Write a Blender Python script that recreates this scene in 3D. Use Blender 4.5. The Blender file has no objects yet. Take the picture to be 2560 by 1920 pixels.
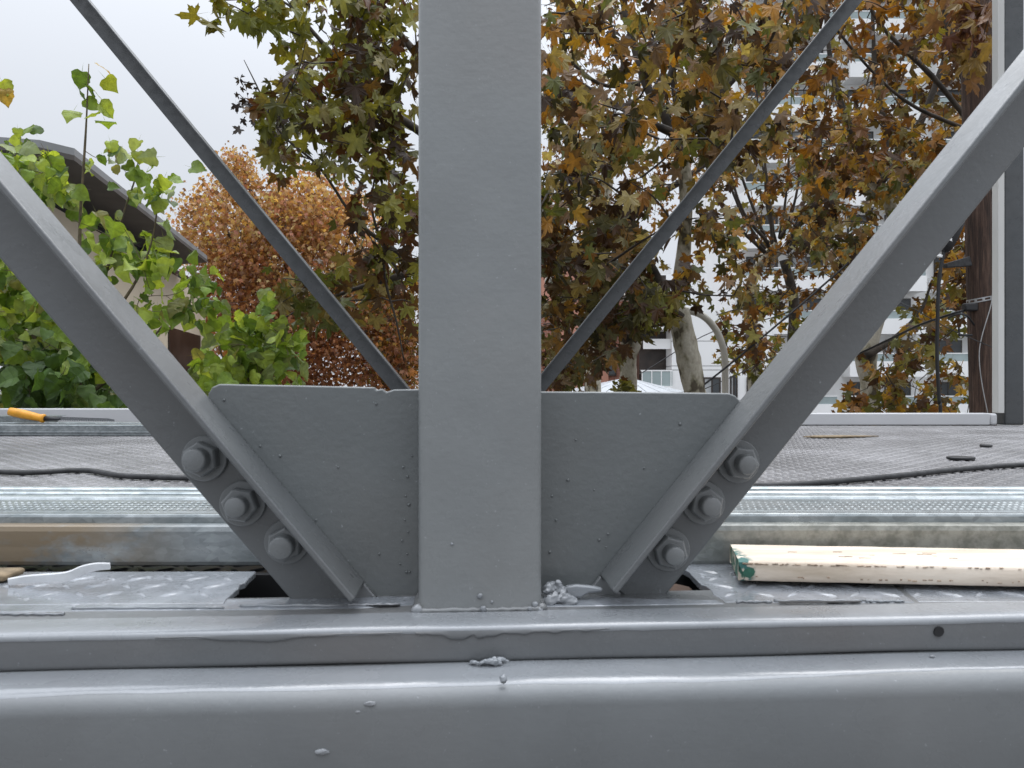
import bpy, bmesh, math, random
import numpy as np
from mathutils import Vector, Matrix

random.seed(7)
rng = np.random.default_rng(7)
S = bpy.context.scene
C = S.collection

# ------------------------------------------------------------------ camera
cam = bpy.data.cameras.new('camera')
cam.sensor_width = 36.0
cam.lens = 27.0
cam.clip_start = 0.02
cam.clip_end = 2000
cam.dof.use_dof = True
cam.dof.focus_distance = 2.6
cam.dof.aperture_fstop = 26.0
cam_o = bpy.data.objects.new('camera', cam)
C.objects.link(cam_o)
cam_o.location = (0, 0, 0)
cam_o.rotation_euler = (math.radians(90), 0, 0)
S.camera = cam_o

# ------------------------------------------------------------------ world (overcast)
SUN_EL, SUN_AZ = math.radians(66), math.radians(25)
w = bpy.data.worlds.new('World')
S.world = w
w.use_nodes = True
nt = w.node_tree
nt.nodes.clear()
out = nt.nodes.new('ShaderNodeOutputWorld')
bg = nt.nodes.new('ShaderNodeBackground')
bg.inputs['Strength'].default_value = 0.1
sky = nt.nodes.new('ShaderNodeTexSky')
sky.sky_type = 'NISHITA'
sky.sun_disc = False
sky.sun_elevation = SUN_EL
sky.sun_rotation = SUN_AZ
hs = nt.nodes.new('ShaderNodeHueSaturation')
hs.inputs['Saturation'].default_value = 0.25
nt.links.new(sky.outputs[0], hs.inputs['Color'])
# cloud layer: zenith boosted beyond a plain overcast sky to brighten upward faces, with faint soft mottling
tc = nt.nodes.new('ShaderNodeTexCoord')
sep = nt.nodes.new('ShaderNodeSeparateXYZ')
nt.links.new(tc.outputs['Generated'], sep.inputs[0])
mr = nt.nodes.new('ShaderNodeMapRange')
mr.inputs['From Min'].default_value = 0.0
mr.inputs['From Max'].default_value = 1.0
mr.inputs['To Min'].default_value = 7.8
mr.inputs['To Max'].default_value = 50.0
pw = nt.nodes.new('ShaderNodeMath')
pw.operation = 'POWER'
pw.inputs[1].default_value = 3.1
pz = nt.nodes.new('ShaderNodeMath')
pz.operation = 'MAXIMUM'
pz.inputs[1].default_value = 0.0
nt.links.new(sep.outputs['Z'], pz.inputs[0])
nt.links.new(pz.outputs[0], pw.inputs[0])
nt.links.new(pw.outputs[0], mr.inputs['Value'])
nz = nt.nodes.new('ShaderNodeTexNoise')
nz.inputs['Scale'].default_value = 1.6
nz.inputs['Detail'].default_value = 3
nt.links.new(tc.outputs['Generated'], nz.inputs['Vector'])
mr2 = nt.nodes.new('ShaderNodeMapRange')
mr2.inputs['From Min'].default_value = 0.3
mr2.inputs['From Max'].default_value = 0.7
mr2.inputs['To Min'].default_value = 0.94
mr2.inputs['To Max'].default_value = 1.04
nt.links.new(nz.outputs['Fac'], mr2.inputs['Value'])
mul = nt.nodes.new('ShaderNodeMath')
mul.operation = 'MULTIPLY'
nt.links.new(mr.outputs[0], mul.inputs[0])
nt.links.new(mr2.outputs[0], mul.inputs[1])
tint = nt.nodes.new('ShaderNodeMix')
tint.data_type = 'RGBA'
tint.blend_type = 'MULTIPLY'
tint.inputs['Factor'].default_value = 1.0
tint.inputs[6].default_value = (0.905, 0.955, 1.04, 1)
nt.links.new(mul.outputs[0], tint.inputs[7])
mx = nt.nodes.new('ShaderNodeMix')
mx.data_type = 'RGBA'
mx.inputs['Factor'].default_value = 0.88
nt.links.new(hs.outputs[0], mx.inputs[6])
nt.links.new(tint.outputs[2], mx.inputs[7])
nt.links.new(mx.outputs[2], bg.inputs['Color'])
nt.links.new(bg.outputs[0], out.inputs['Surface'])

sun = bpy.data.lights.new('sun', 'SUN')
sun.energy = 1.5
sun.angle = math.radians(50)
sun.color = (1.0, 0.97, 0.93)
sun_o = bpy.data.objects.new('sun', sun)
C.objects.link(sun_o)
sd = Vector((math.sin(SUN_AZ) * math.cos(SUN_EL), math.cos(SUN_AZ) * math.cos(SUN_EL), math.sin(SUN_EL)))
sun_o.rotation_euler = sd.to_track_quat('Z', 'Y').to_euler()

S.view_settings.view_transform = 'Standard'
S.view_settings.look = 'None'
S.view_settings.exposure = 0.0
S.view_settings.gamma = 1.0
S.view_settings.use_curve_mapping = False
S.render.engine = 'CYCLES'
S.cycles.max_bounces = 8
S.cycles.transparent_max_bounces = 8
S.cycles.use_denoising = True

# ------------------------------------------------------------------ helpers
F = 1920.0


def P(px, py, d):
    """point at distance d (along the viewing axis) for a spot of the photograph"""
    return Vector(((px - 1280) / F * d, d, (960 - py) / F * d))


def G(px, py, z):
    """point on the horizontal plane at height z"""
    return P(px, py, z * F / (960 - py))


K = 0.06                      # the near truss runs at a slight angle to the picture


def T(px, py, off=0.0, d0=0.67):
    u = (px - 1280) / F
    d = (d0 - off) / (1 - K * u)
    return P(px, py, d)


E1 = Vector((1, K, 0)).normalized()
EN = Vector((K, -1, 0)).normalized()      # towards the camera
EZ = Vector((0, 0, 1))


def tag(o, label=None, cat=None, group=None, kind=None):
    if label: o['label'] = label
    if cat: o['category'] = cat
    if group: o['group'] = group
    if kind: o['kind'] = kind
    return o


def empty(name, loc=(0, 0, 0), label=None, cat=None, group=None, kind=None):
    o = bpy.data.objects.new(name, None)
    C.objects.link(o)
    o.location = loc
    o.empty_display_size = 0.1
    return tag(o, label, cat, group, kind)


def link(name, me, parent=None):
    o = bpy.data.objects.new(name, me)
    C.objects.link(o)
    if parent is not None:
        o.parent = parent
        acc = Vector((0, 0, 0))
        p = parent
        while p is not None:
            acc += p.location
            p = p.parent
        o.location = -acc
    return o


def mesh(name, vs, fs, mat=None, parent=None, smooth=False, bevel=0.0, seg=2, cols=None):
    me = bpy.data.meshes.new(name)
    me.from_pydata([tuple(v) for v in vs], [], fs)
    me.update()
    if mat is not None:
        for m in (mat if isinstance(mat, (list, tuple)) else [mat]):
            me.materials.append(m)
    bm = bmesh.new()
    bm.from_mesh(me)
    bmesh.ops.recalc_face_normals(bm, faces=bm.faces)
    bm.to_mesh(me)
    bm.free()
    o = link(name, me, parent)
    if smooth:
        for p in me.polygons: p.use_smooth = True
    if bevel > 0:
        m = o.modifiers.new('bevel', 'BEVEL')
        m.width = bevel
        m.segments = seg
        m.limit_method = 'ANGLE'
        m.angle_limit = math.radians(30)
        m.use_clamp_overlap = True
        for p in me.polygons: p.use_smooth = True
        try:
            me.set_sharp_from_angle(angle=math.radians(30))
        except Exception:
            pass
        m.harden_normals = False
    return o


class MB:
    def __init__(s):
        s.v = []
        s.f = []

    def add(s, vs, fs):
        b = len(s.v)
        s.v += [Vector(v) for v in vs]
        s.f += [tuple(i + b for i in f) for f in fs]
        return s

    def prism(s, pts, vec):
        n = len(pts)
        vec = Vector(vec)
        a = [Vector(p) for p in pts]
        s.add(a + [p + vec for p in a],
              [tuple(range(n))[::-1], tuple(range(n, 2 * n))] + [(i, (i + 1) % n, (i + 1) % n + n, i + n) for i in range(n)])
        return s

    def box(s, x0, x1, y0, y1, z0, z1):
        return s.prism([(x0, y0, z0), (x1, y0, z0), (x1, y1, z0), (x0, y1, z0)], (0, 0, z1 - z0))

    def obox(s, c, ax, ay, az):
        """box centred at c with half-axis vectors"""
        c = Vector(c)
        return s.prism([c - ax - ay - az, c + ax - ay - az, c + ax + ay - az, c - ax + ay - az], az * 2)

    def tube(s, pts, rad, n=8, cap=True):
        pts = [Vector(p) for p in pts]
        if not hasattr(rad, '__len__'): rad = [rad] * len(pts)
        up = None
        b = len(s.v)
        for i, p in enumerate(pts):
            t = (pts[min(i + 1, len(pts) - 1)] - pts[max(i - 1, 0)]).normalized()
            if up is None:
                up = Vector((0, 0, 1)) if abs(t.z) < 0.9 else Vector((1, 0, 0))
            a = t.cross(up).normalized()
            bb = a.cross(t).normalized()
            up = bb
            for k in range(n):
                g = 2 * math.pi * k / n
                s.v.append(p + (a * math.cos(g) + bb * math.sin(g)) * rad[i])
        for i in range(len(pts) - 1):
            for k in range(n):
                k2 = (k + 1) % n
                s.f.append((b + i * n + k, b + i * n + k2, b + (i + 1) * n + k2, b + (i + 1) * n + k))
        if cap:
            s.f.append(tuple(b + k for k in range(n))[::-1])
            s.f.append(tuple(b + (len(pts) - 1) * n + k for k in range(n)))
        return s

    def build(s, name, mat, parent=None, **k):
        return mesh(name, s.v, s.f, mat, parent, **k)


def smooth_path(pts, n=6):
    """Catmull-Rom"""
    pts = [Vector(p) for p in pts]
    if len(pts) < 3: return pts
    q = [pts[0] * 2 - pts[1]] + pts + [pts[-1] * 2 - pts[-2]]
    r = []
    for i in range(1, len(q) - 2):
        for k in range(n):
            t = k / n
            a, b, c, d = q[i - 1], q[i], q[i + 1], q[i + 2]
            r.append(0.5 * ((2 * b) + (c - a) * t + (2 * a - 5 * b + 4 * c - d) * t * t + (3 * b - a - 3 * c + d) * t ** 3))
    r.append(pts[-1])
    return r


# ------------------------------------------------------------------ materials
def newmat(name):
    m = bpy.data.materials.new(name)
    m.use_nodes = True
    n = m.node_tree
    b = n.nodes['Principled BSDF']
    return m, n, b


def nd(n, t, **k):
    x = n.nodes.new(t)
    for a, v in k.items():
        if a in x.inputs:
            x.inputs[a].default_value = v
        else:
            setattr(x, a, v)
    return x


def coords(n, scale=(1, 1, 1)):
    t = nd(n, 'ShaderNodeTexCoord')
    m = nd(n, 'ShaderNodeMapping')
    m.inputs['Scale'].default_value = scale
    g = nd(n, 'ShaderNodeNewGeometry')
    n.links.new(g.outputs['Position'], m.inputs['Vector'])
    return m.outputs[0]


def noise(n, vec, sc, det=4, rough=0.5):
    x = nd(n, 'ShaderNodeTexNoise')
    x.inputs['Scale'].default_value = sc
    x.inputs['Detail'].default_value = det
    x.inputs['Roughness'].default_value = rough
    n.links.new(vec, x.inputs['Vector'])
    return x.outputs['Fac']


def ramp(n, fac, stops):
    r = nd(n, 'ShaderNodeValToRGB')
    e = r.color_ramp.elements
    while len(e) < len(stops): e.new(0.5)
    for el, (p, c) in zip(e, stops):
        el.position = p
        el.color = (c[0], c[1], c[2], 1) if hasattr(c, '__len__') else (c, c, c, 1)
    n.links.new(fac, r.inputs['Fac'])
    return r.outputs['Color']


def mixc(n, fac, a, b, mode='MIX'):
    m = nd(n, 'ShaderNodeMix')
    m.data_type = 'RGBA'
    m.blend_type = mode
    for s_, v in ((0, fac), (6, a), (7, b)):
        if isinstance(v, bpy.types.NodeSocket):
            n.links.new(v, m.inputs[s_])
        elif s_ == 0:
            m.inputs[0].default_value = v
        else:
            m.inputs[s_].default_value = (*v, 1)
    return m.outputs[2]


def bump(n, b, h, strength, dist, prev=None):
    x = nd(n, 'ShaderNodeBump')
    x.inputs['Strength'].default_value = strength
    x.inputs['Distance'].default_value = dist
    n.links.new(h, x.inputs['Height'])
    if prev is not None: n.links.new(prev, x.inputs['Normal'])
    if b is not None: n.links.new(x.outputs[0], b.inputs['Normal'])
    return x.outputs[0]


def simple(name, col, rough=0.6, metal=0.0, var=0.15, sc=8.0, bmp=0.0, bd=0.01, bsc=60.0, spec=0.5):
    m, n, b = newmat(name)
    v = coords(n)
    f = noise(n, v, sc)
    c = ramp(n, f, [(0.3, [x * (1 - var) for x in col]), (0.7, [min(1, x * (1 + var)) for x in col])])
    n.links.new(c, b.inputs['Base Color'])
    b.inputs['Roughness'].default_value = rough
    b.inputs['Metallic'].default_value = metal
    b.inputs['Specular IOR Level'].default_value = spec
    if bmp > 0:
        bump(n, b, noise(n, v, bsc, 5, 0.6), bmp, bd)
    return m


def paint_mat(name, base=(0.165, 0.178, 0.19), rough=0.36, grain=0.35, orange=0.0006, speck=True, warm=0.35, coat=0.5):
    """brushed-on grey enamel over steel"""
    m, n, b = newmat(name)
    v = coords(n)
    f = noise(n, v, 9.0, 5, 0.6)
    c = ramp(n, f, [(0.3, [x * 0.88 for x in base]), (0.55, base), (0.75, [x * 1.10 for x in base])])
    f2 = noise(n, v, 5.0, 3)
    fm = ramp(n, f2, [(0.45, 0.0), (0.68, warm)])
    c = mixc(n, fm, c, (base[0] * 1.12, base[1] * 1.0, base[2] * 0.93))
    if speck:
        s = noise(n, v, 240.0, 2, 0.7)
        c = mixc(n, ramp(n, s, [(0.70, 0.0), (0.78, 0.45)]), c, (0.42, 0.44, 0.46))
    n.links.new(c, b.inputs['Base Color'])
    r = ramp(n, noise(n, v, 22.0, 4), [(0.3, rough * 0.75), (0.7, rough * 1.6)])
    n.links.new(r, b.inputs['Roughness'])
    h1 = bump(n, None, noise(n, v, 160.0, 3, 0.5), grain, orange)
    vv = coords(n, (1, 1, 0.25))
    h2 = bump(n, None, noise(n, v, 22.0, 3, 0.5), 0.12, 0.0016, h1)
    h2 = bump(n, None, noise(n, coords(n, (0.12, 1, 1)), 420.0, 2, 0.5), 0.16, 0.0004, h2)
    n.links.new(h2, b.inputs['Normal'])
    b.inputs['Coat Weight'].default_value = coat
    n.links.new(ramp(n, noise(n, v, 12.0, 5, 0.6), [(0.35, 0.18), (0.65, 0.42)]), b.inputs['Coat Roughness'])
    b.inputs['Coat IOR'].default_value = 1.6
    n.links.new(h1, b.inputs['Coat Normal'])
    return m


M_post = paint_mat('grey_paint_post', (0.195, 0.206, 0.207), 0.38, 0.5, 0.0005)
M_paint = paint_mat('grey_paint', (0.15, 0.158, 0.161), 0.36, 0.45, 0.0005)
M_gusset = paint_mat('grey_paint_gusset', (0.118, 0.129, 0.130), 0.38, 0.6, 0.0006)
M_diag = paint_mat('grey_paint_brace', (0.112, 0.119, 0.122), 0.34, 0.5, 0.0006)
M_beam = paint_mat('grey_paint_beam', (0.158, 0.168, 0.173), 0.3, 0.35, 0.0005, warm=0.2)
M_bolt = paint_mat('grey_paint_bolt', (0.16, 0.17, 0.173), 0.42, 0.6, 0.0006)
M_bar = paint_mat('grey_paint_bar', (0.122, 0.128, 0.132), 0.32, 0.5, 0.0006, warm=0.6)
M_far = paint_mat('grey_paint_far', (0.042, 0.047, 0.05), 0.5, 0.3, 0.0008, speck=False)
M_lit_top = paint_mat('grey_paint_lit_top', (0.225, 0.238, 0.252), 0.24, 0.4, 0.0006, warm=0.1, coat=1.0)  # lighter, glossier grey; brightness of the sky-lit tops put into the colour
M_drip = paint_mat('grey_paint_thick', (0.21, 0.225, 0.24), 0.22, 0.3, 0.0005, speck=False)


def plate_mat():
    m, n, b = newmat('painted_chequer_plate')
    v = coords(n)
    f = noise(n, v, 14.0, 5, 0.65)
    c = ramp(n, f, [(0.3, (0.14, 0.155, 0.17)), (0.5, (0.21, 0.225, 0.245)), (0.66, (0.3, 0.32, 0.35))])
    s = noise(n, v, 70.0, 4, 0.75)
    c = mixc(n, ramp(n, s, [(0.60, 0.0), (0.68, 0.7)]), c, (0.5, 0.52, 0.56))
    c = mixc(n, ramp(n, s, [(0.28, 0.8), (0.34, 0.0)]), c, (0.05, 0.055, 0.06))
    n.links.new(c, b.inputs['Base Color'])
    b.inputs['Roughness'].default_value = 0.26
    b.inputs['Coat Weight'].default_value = 0.8
    b.inputs['Coat Roughness'].default_value = 0.15
    h = bump(n, None, noise(n, v, 45.0, 4, 0.6), 0.6, 0.002)
    bump(n, b, noise(n, v, 220.0, 3, 0.6), 0.4, 0.0006, h)
    return m


M_plate = plate_mat()


def deck_mat():
    m, n, b = newmat('walked_chequer_steel')
    v = coords(n)
    f = noise(n, v, 3.5, 6, 0.65)
    c = ramp(n, f, [(0.3, (0.08, 0.078, 0.08)), (0.5, (0.16, 0.157, 0.161)), (0.7, (0.25, 0.245, 0.253))])
    c = mixc(n, ramp(n, noise(n, v, 60.0, 3, 0.7), [(0.42, 0.35), (0.56, 0.0)]), c, (0.07, 0.068, 0.068))
    n.links.new(c, b.inputs['Base Color'])
    b.inputs['Roughness'].default_value = 0.38
    bump(n, b, noise(n, v, 90.0, 3, 0.6), 0.5, 0.0015)
    return m


M_deck = deck_mat()


def galv_mat(name, tone=1.0, stain=False, spangle=190.0, rough=0.32):
    m, n, b = newmat(name)
    v = coords(n)
    vx = coords(n, (0.55, 1, 1))
    vo = nd(n, 'ShaderNodeTexVoronoi')
    vo.inputs['Scale'].default_value = spangle
    n.links.new(vx, vo.inputs['Vector'])
    f = noise(n, vx, 26.0, 5, 0.65)
    c = ramp(n, f, [(0.32, (0.30 * tone, 0.34 * tone, 0.35 * tone)), (0.5, (0.46 * tone, 0.5 * tone, 0.51 * tone)),
                    (0.7, (0.62 * tone, 0.66 * tone, 0.67 * tone))])
    gr = nd(n, 'ShaderNodeRGBToBW')
    n.links.new(vo.outputs['Color'], gr.inputs[0])
    c = mixc(n, 0.22, c, gr.outputs[0], 'OVERLAY')
    metal = None
    if stain:
        # a rusty-brown smear at the left end, olive tarnish on the right
        g = nd(n, 'ShaderNodeSeparateXYZ')
        gp = nd(n, 'ShaderNodeNewGeometry')
        n.links.new(gp.outputs['Position'], g.inputs[0])
        a = nd(n, 'ShaderNodeMapRange')
        a.inputs['From Min'].default_value = -0.32
        a.inputs['From Max'].default_value = -0.44
        n.links.new(g.outputs['X'], a.inputs['Value'])
        nn = ramp(n, noise(n, vx, 16.0, 5, 0.7), [(0.40, 0.0), (0.55, 1.0)])
        mul_ = mixc(n, 1.0, a.outputs[0], nn, 'MULTIPLY')
        c = mixc(n, mul_, c, (0.24, 0.19, 0.13))
        a2 = nd(n, 'ShaderNodeMapRange')
        a2.inputs['From Min'].default_value = 0.12
        a2.inputs['From Max'].default_value = 0.3
        a2.inputs['To Max'].default_value = 0.75
        n.links.new(g.outputs['X'], a2.inputs['Value'])
        c = mixc(n, a2.outputs[0], c, mixc(n, ramp(n, noise(n, v, 60.0, 5, 0.7), [(0.4, 0.0), (0.6, 1.0)]), (0.16, 0.155, 0.12), (0.33, 0.32, 0.27)))
    n.links.new(c, b.inputs['Base Color'])
    b.inputs['Metallic'].default_value = 0.6 if not stain else 0.3
    n.links.new(ramp(n, f, [(0.3, rough * 1.3), (0.7, rough * 0.8)]), b.inputs['Roughness'])
    bump(n, b, noise(n, vx, 60.0, 4, 0.6), 0.25, 0.0012)
    return m


M_galv = galv_mat('galvanised_steel', 0.95)
M_galv_front = galv_mat('galvanised_steel_tarnished', 0.55, True)
M_galv_dull = galv_mat('galvanised_steel_dull', 0.6)
M_galv_far = galv_mat('galvanised_steel_far', 0.55)


def wood_paint_mat():
    m, n, b = newmat('cream_painted_wood')
    v = coords(n, (0.18, 1, 1))
    vi = coords(n)
    f = noise(n, v, 40.0, 5, 0.6)
    c = ramp(n, f, [(0.3, (0.50, 0.41, 0.31)), (0.5, (0.70, 0.60, 0.49)), (0.7, (0.77, 0.68, 0.57))])
    s = noise(n, v, 90.0, 6, 0.8)
    c = mixc(n, ramp(n, s, [(0.64, 0.0), (0.70, 0.6)]), c, (0.22, 0.14, 0.09))
    g = nd(n, 'ShaderNodeSeparateXYZ')
    gp = nd(n, 'ShaderNodeNewGeometry')
    n.links.new(gp.outputs['Position'], g.inputs[0])
    # green paint left on the sawn end
    a = nd(n, 'ShaderNodeMapRange')
    a.inputs['From Min'].default_value = 0.220
    a.inputs['From Max'].default_value = 0.214
    n.links.new(g.outputs['X'], a.inputs['Value'])
    nn = ramp(n, noise(n, vi, 75.0, 3, 0.5), [(0.46, 0.0), (0.52, 1.0)])
    c = mixc(n, mixc(n, 1.0, a.outputs[0], nn, 'MULTIPLY'), c, (0.03, 0.13, 0.115))
    n.links.new(c, b.inputs['Base Color'])
    b.inputs['Roughness'].default_value = 0.55
    bump(n, b, noise(n, v, 120.0, 5, 0.7), 0.5, 0.0012)
    return m


M_cream = wood_paint_mat()
M_endgreen = simple('green_paint', (0.025, 0.11, 0.07), 0.5, var=0.5, sc=90, bmp=0.5, bd=0.001, bsc=200)
def end_mat():
    m, n, b = newmat('chipped_green_end')
    f = noise(n, coords(n), 110.0, 4, 0.6)
    c = ramp(n, f, [(0.3, (0.02, 0.03, 0.02)), (0.44, (0.03, 0.12, 0.08)), (0.52, (0.045, 0.14, 0.09)), (0.58, (0.5, 0.43, 0.34))])
    n.links.new(c, b.inputs['Base Color'])
    b.inputs['Roughness'].default_value = 0.6
    return m


M_endmix = end_mat()
M_arris = simple('worn_wood_edge', (0.33, 0.24, 0.17), 0.8, var=0.5, sc=90)


def leaf_mat(name, trans=0.35, rough=0.5):
    m, n, b = newmat(name)
    at = nd(n, 'ShaderNodeAttribute')
    at.attribute_name = 'Col'
    v = coords(n)
    f = noise(n, v, 28.0, 3, 0.6)
    c = mixc(n, 1.0, at.outputs['Color'], ramp(n, f, [(0.3, 0.72), (0.7, 1.18)]), 'MULTIPLY')
    n.links.new(c, b.inputs['Base Color'])
    b.inputs['Roughness'].default_value = rough
    b.inputs['Specular IOR Level'].default_value = 0.35
    tr = nd(n, 'ShaderNodeBsdfTranslucent')
    c2 = mixc(n, 1.0, c, (1.5, 1.35, 0.55), 'MULTIPLY')
    n.links.new(c2, tr.inputs['Color'])
    ms = nd(n, 'ShaderNodeMixShader')
    ms.inputs[0].default_value = trans
    n.links.new(b.outputs[0], ms.inputs[1])
    n.links.new(tr.outputs[0], ms.inputs[2])
    n.links.new(ms.outputs[0], n.nodes['Material Output'].inputs['Surface'])
    return m


M_leaf = leaf_mat('plane_leaf', 0.34)
M_gleaf = leaf_mat('green_leaf', 0.42, 0.42)
M_oleaf = leaf_mat('orange_leaf', 0.4)


def bark_mat():
    m, n, b = newmat('plane_bark')
    v = coords(n, (1, 1, 0.6))
    f = noise(n, v, 7.0, 3, 0.55)
    f2 = noise(n, v, 40.0, 4, 0.6)
    c = ramp(n, f, [(0.0, (0.055, 0.045, 0.03)), (0.40, (0.085, 0.07, 0.045)), (0.425, (0.2, 0.18, 0.12)),
                    (0.52, (0.36, 0.33, 0.26)), (0.7, (0.42, 0.39, 0.32))])
    c = mixc(n, 0.35, c, ramp(n, f2, [(0.35, 0.3), (0.65, 0.75)]), 'OVERLAY')
    n.links.new(c, b.inputs['Base Color'])
    b.inputs['Roughness'].default_value = 0.8
    bump(n, b, f, 0.6, 0.01)
    return m


M_bark = bark_mat()
M_twig = simple('dark_twig', (0.035, 0.026, 0.019), 0.8, var=0.4, sc=20)
M_limb = simple('dark_limb_bark', (0.038, 0.029, 0.021), 0.85, var=0.6, sc=9, bmp=0.6, bd=0.01, bsc=30)
M_gtwig = simple('brown_green_twig', (0.11, 0.085, 0.05), 0.8, var=0.4, sc=20)


def pole_mat():
    m, n, b = newmat('weathered_pole_wood')
    v = coords(n, (1, 1, 0.06))
    f = noise(n, v, 55.0, 6, 0.75)
    c = ramp(n, f, [(0.35, (0.018, 0.010, 0.007)), (0.5, (0.055, 0.030, 0.020)), (0.68, (0.14, 0.085, 0.06))])
    n.links.new(c, b.inputs['Base Color'])
    b.inputs['Roughness'].default_value = 0.85
    bump(n, b, f, 1.0, 0.012)
    return m


M_pole = pole_mat()
M_white = simple('white_render', (0.84, 0.84, 0.83), 0.7, var=0.03, sc=0.8)
M_rail = simple('pale_grey_aluminium', (0.47, 0.47, 0.475), 0.4, var=0.05, sc=2)
M_railw = simple('off_white_aluminium', (0.52, 0.515, 0.49), 0.45, var=0.05, sc=2)
M_rubber = simple('black_rubber', (0.028, 0.028, 0.029), 0.6, var=0.5, sc=40, bmp=0.5, bd=0.002, bsc=120)
M_black = simple('slot_black', (0.012, 0.012, 0.013), 0.5, var=0.2)
M_void = simple('void_black', (0.008, 0.008, 0.009), 0.9, var=0.3)  # near-black; shade of the plate gaps put into the colour
M_rust = simple('rusty_steel', (0.045, 0.024, 0.014), 0.85, var=0.5, sc=60, bmp=0.6, bd=0.002, bsc=90)
M_yellow = simple('yellow_handle', (0.62, 0.27, 0.012), 0.38, var=0.12, sc=60)
M_blade = simple('blade_steel', (0.19, 0.195, 0.2), 0.35, metal=0.8, var=0.3, sc=200)
M_tape = simple('white_tape', (0.72, 0.73, 0.74), 0.4, var=0.1, sc=60, bmp=0.5, bd=0.001, bsc=150)
M_strip = simple('brown_cardboard', (0.2, 0.15, 0.09), 0.8, var=0.4, sc=50)
M_cream_wall = simple('cream_render', (0.60, 0.52, 0.40), 0.8, var=0.05, sc=1.0)
M_roofed = simple('roof_sheet', (0.24, 0.245, 0.25), 0.5, var=0.1, sc=3)
M_soffit = simple('brown_soffit', (0.085, 0.075, 0.068), 0.7, var=0.15, sc=3)
M_glass = simple('dark_glass', (0.05, 0.056, 0.06), 0.08, var=0.3, sc=0.7)
M_rglass = simple('railing_glass', (0.3, 0.36, 0.36), 0.1, var=0.15, sc=0.7)
M_curtain = simple('curtained_glass', (0.34, 0.35, 0.35), 0.25, var=0.4, sc=1.5)
M_salmon = simple('salmon_render', (0.50, 0.24, 0.17), 0.8, var=0.08, sc=1.0)
M_groof = simple('grey_roof_panel', (0.33, 0.35, 0.37), 0.4, var=0.12, sc=2)
M_lamp = simple('cream_painted_pole', (0.42, 0.40, 0.35), 0.5, var=0.12, sc=4)
M_strap = simple('galvanised_strap', (0.4, 0.4, 0.4), 0.4, metal=0.5, var=0.2, sc=30)
M_brownwall = simple('dark_brown_panel', (0.035, 0.025, 0.02), 0.3, var=0.6, sc=2.5)


def brick_mat():
    m, n, b = newmat('red_brick')
    t = nd(n, 'ShaderNodeTexCoord')
    mp = nd(n, 'ShaderNodeMapping')
    g = nd(n, 'ShaderNodeNewGeometry')
    n.links.new(g.outputs['Position'], mp.inputs['Vector'])
    mp.inputs['Rotation'].default_value = (math.radians(90), 0, 0)
    br = nd(n, 'ShaderNodeTexBrick')
    br.inputs['Scale'].default_value = 1.0
    br.inputs['Brick Width'].default_value = 0.25
    br.inputs['Row Height'].default_value = 0.08
    br.inputs['Mortar Size'].default_value = 0.012
    br.inputs['Color1'].default_value = (0.24, 0.075, 0.045, 1)
    br.inputs['Color2'].default_value = (0.33, 0.12, 0.075, 1)
    br.inputs['Mortar'].default_value = (0.3, 0.2, 0.16, 1)
    n.links.new(mp.outputs[0], br.inputs['Vector'])
    n.links.new(br.outputs['Color'], b.inputs['Base Color'])
    b.inputs['Roughness'].default_value = 0.85
    return m


M_brick = brick_mat()
M_asphalt = simple('asphalt', (0.055, 0.055, 0.055), 0.9, var=0.25, sc=3)
M_paving = simple('pale_paving', (0.11, 0.105, 0.1), 0.85, var=0.15, sc=2)
M_kerb = simple('concrete_kerb', (0.3, 0.29, 0.28), 0.85, var=0.15, sc=4)

# ================================================================== SETTING
GZ = -5.0
o = mesh('ground', [(-400, -400, GZ), (400, -400, GZ), (400, 600, GZ), (-400, 600, GZ)], [(0, 1, 2, 3)], M_paving)
tag(o, kind='structure')
o = mesh('road', [(-400, 13, GZ + 0.004), (400, 13, GZ + 0.004), (400, 24, GZ + 0.004), (-400, 24, GZ + 0.004)], [(0, 1, 2, 3)], M_asphalt)
tag(o, kind='structure')
MB().box(-400, 400, 12.8, 13, GZ, GZ + 0.12).box(-400, 400, 24, 24.2, GZ, GZ + 0.12).build('kerb', M_kerb)
tag(bpy.data.objects['kerb'], kind='structure')

# ---------------- bridge deck (chequer plate) with raised lozenges
ZD = -0.21
ZP = -0.183


def lozenges(pts_fn, x0, x1, y0, y1, z, pitch, L, W, H, jit=0.0):
    """raised tear bars in the usual alternating pattern, as real geometry"""
    tv = np.array([(-L, 0, 0), (0, -W, 0), (L, 0, 0), (0, W, 0), (-L * 0.55, 0, H), (L * 0.55, 0, H)], float)
    tf = np.array([(0, 1, 4), (1, 5, 4), (1, 2, 5), (2, 3, 5), (3, 4, 5), (3, 0, 4)])
    V, Fc = [], []
    nx = int((x1 - x0) / pitch)
    ny = int((y1 - y0) / pitch)
    c = 0
    for i in range(nx):
        for j in range(ny):
            x = x0 + (i + 0.5) * pitch
            y = y0 + (j + 0.5) * pitch
            if pts_fn is not None and not pts_fn(x, y): continue
            a = math.radians(45 if (i + j) % 2 else -45)
            ca, sa = math.cos(a), math.sin(a)
            v = tv.copy()
            vx = v[:, 0] * ca - v[:, 1] * sa + x
            vy = v[:, 0] * sa + v[:, 1] * ca + y
            V.append(np.stack([vx, vy, v[:, 2] + z], 1))
            Fc.append(tf + c * 6)
            c += 1
    return np.concatenate(V), np.concatenate(Fc)


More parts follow.
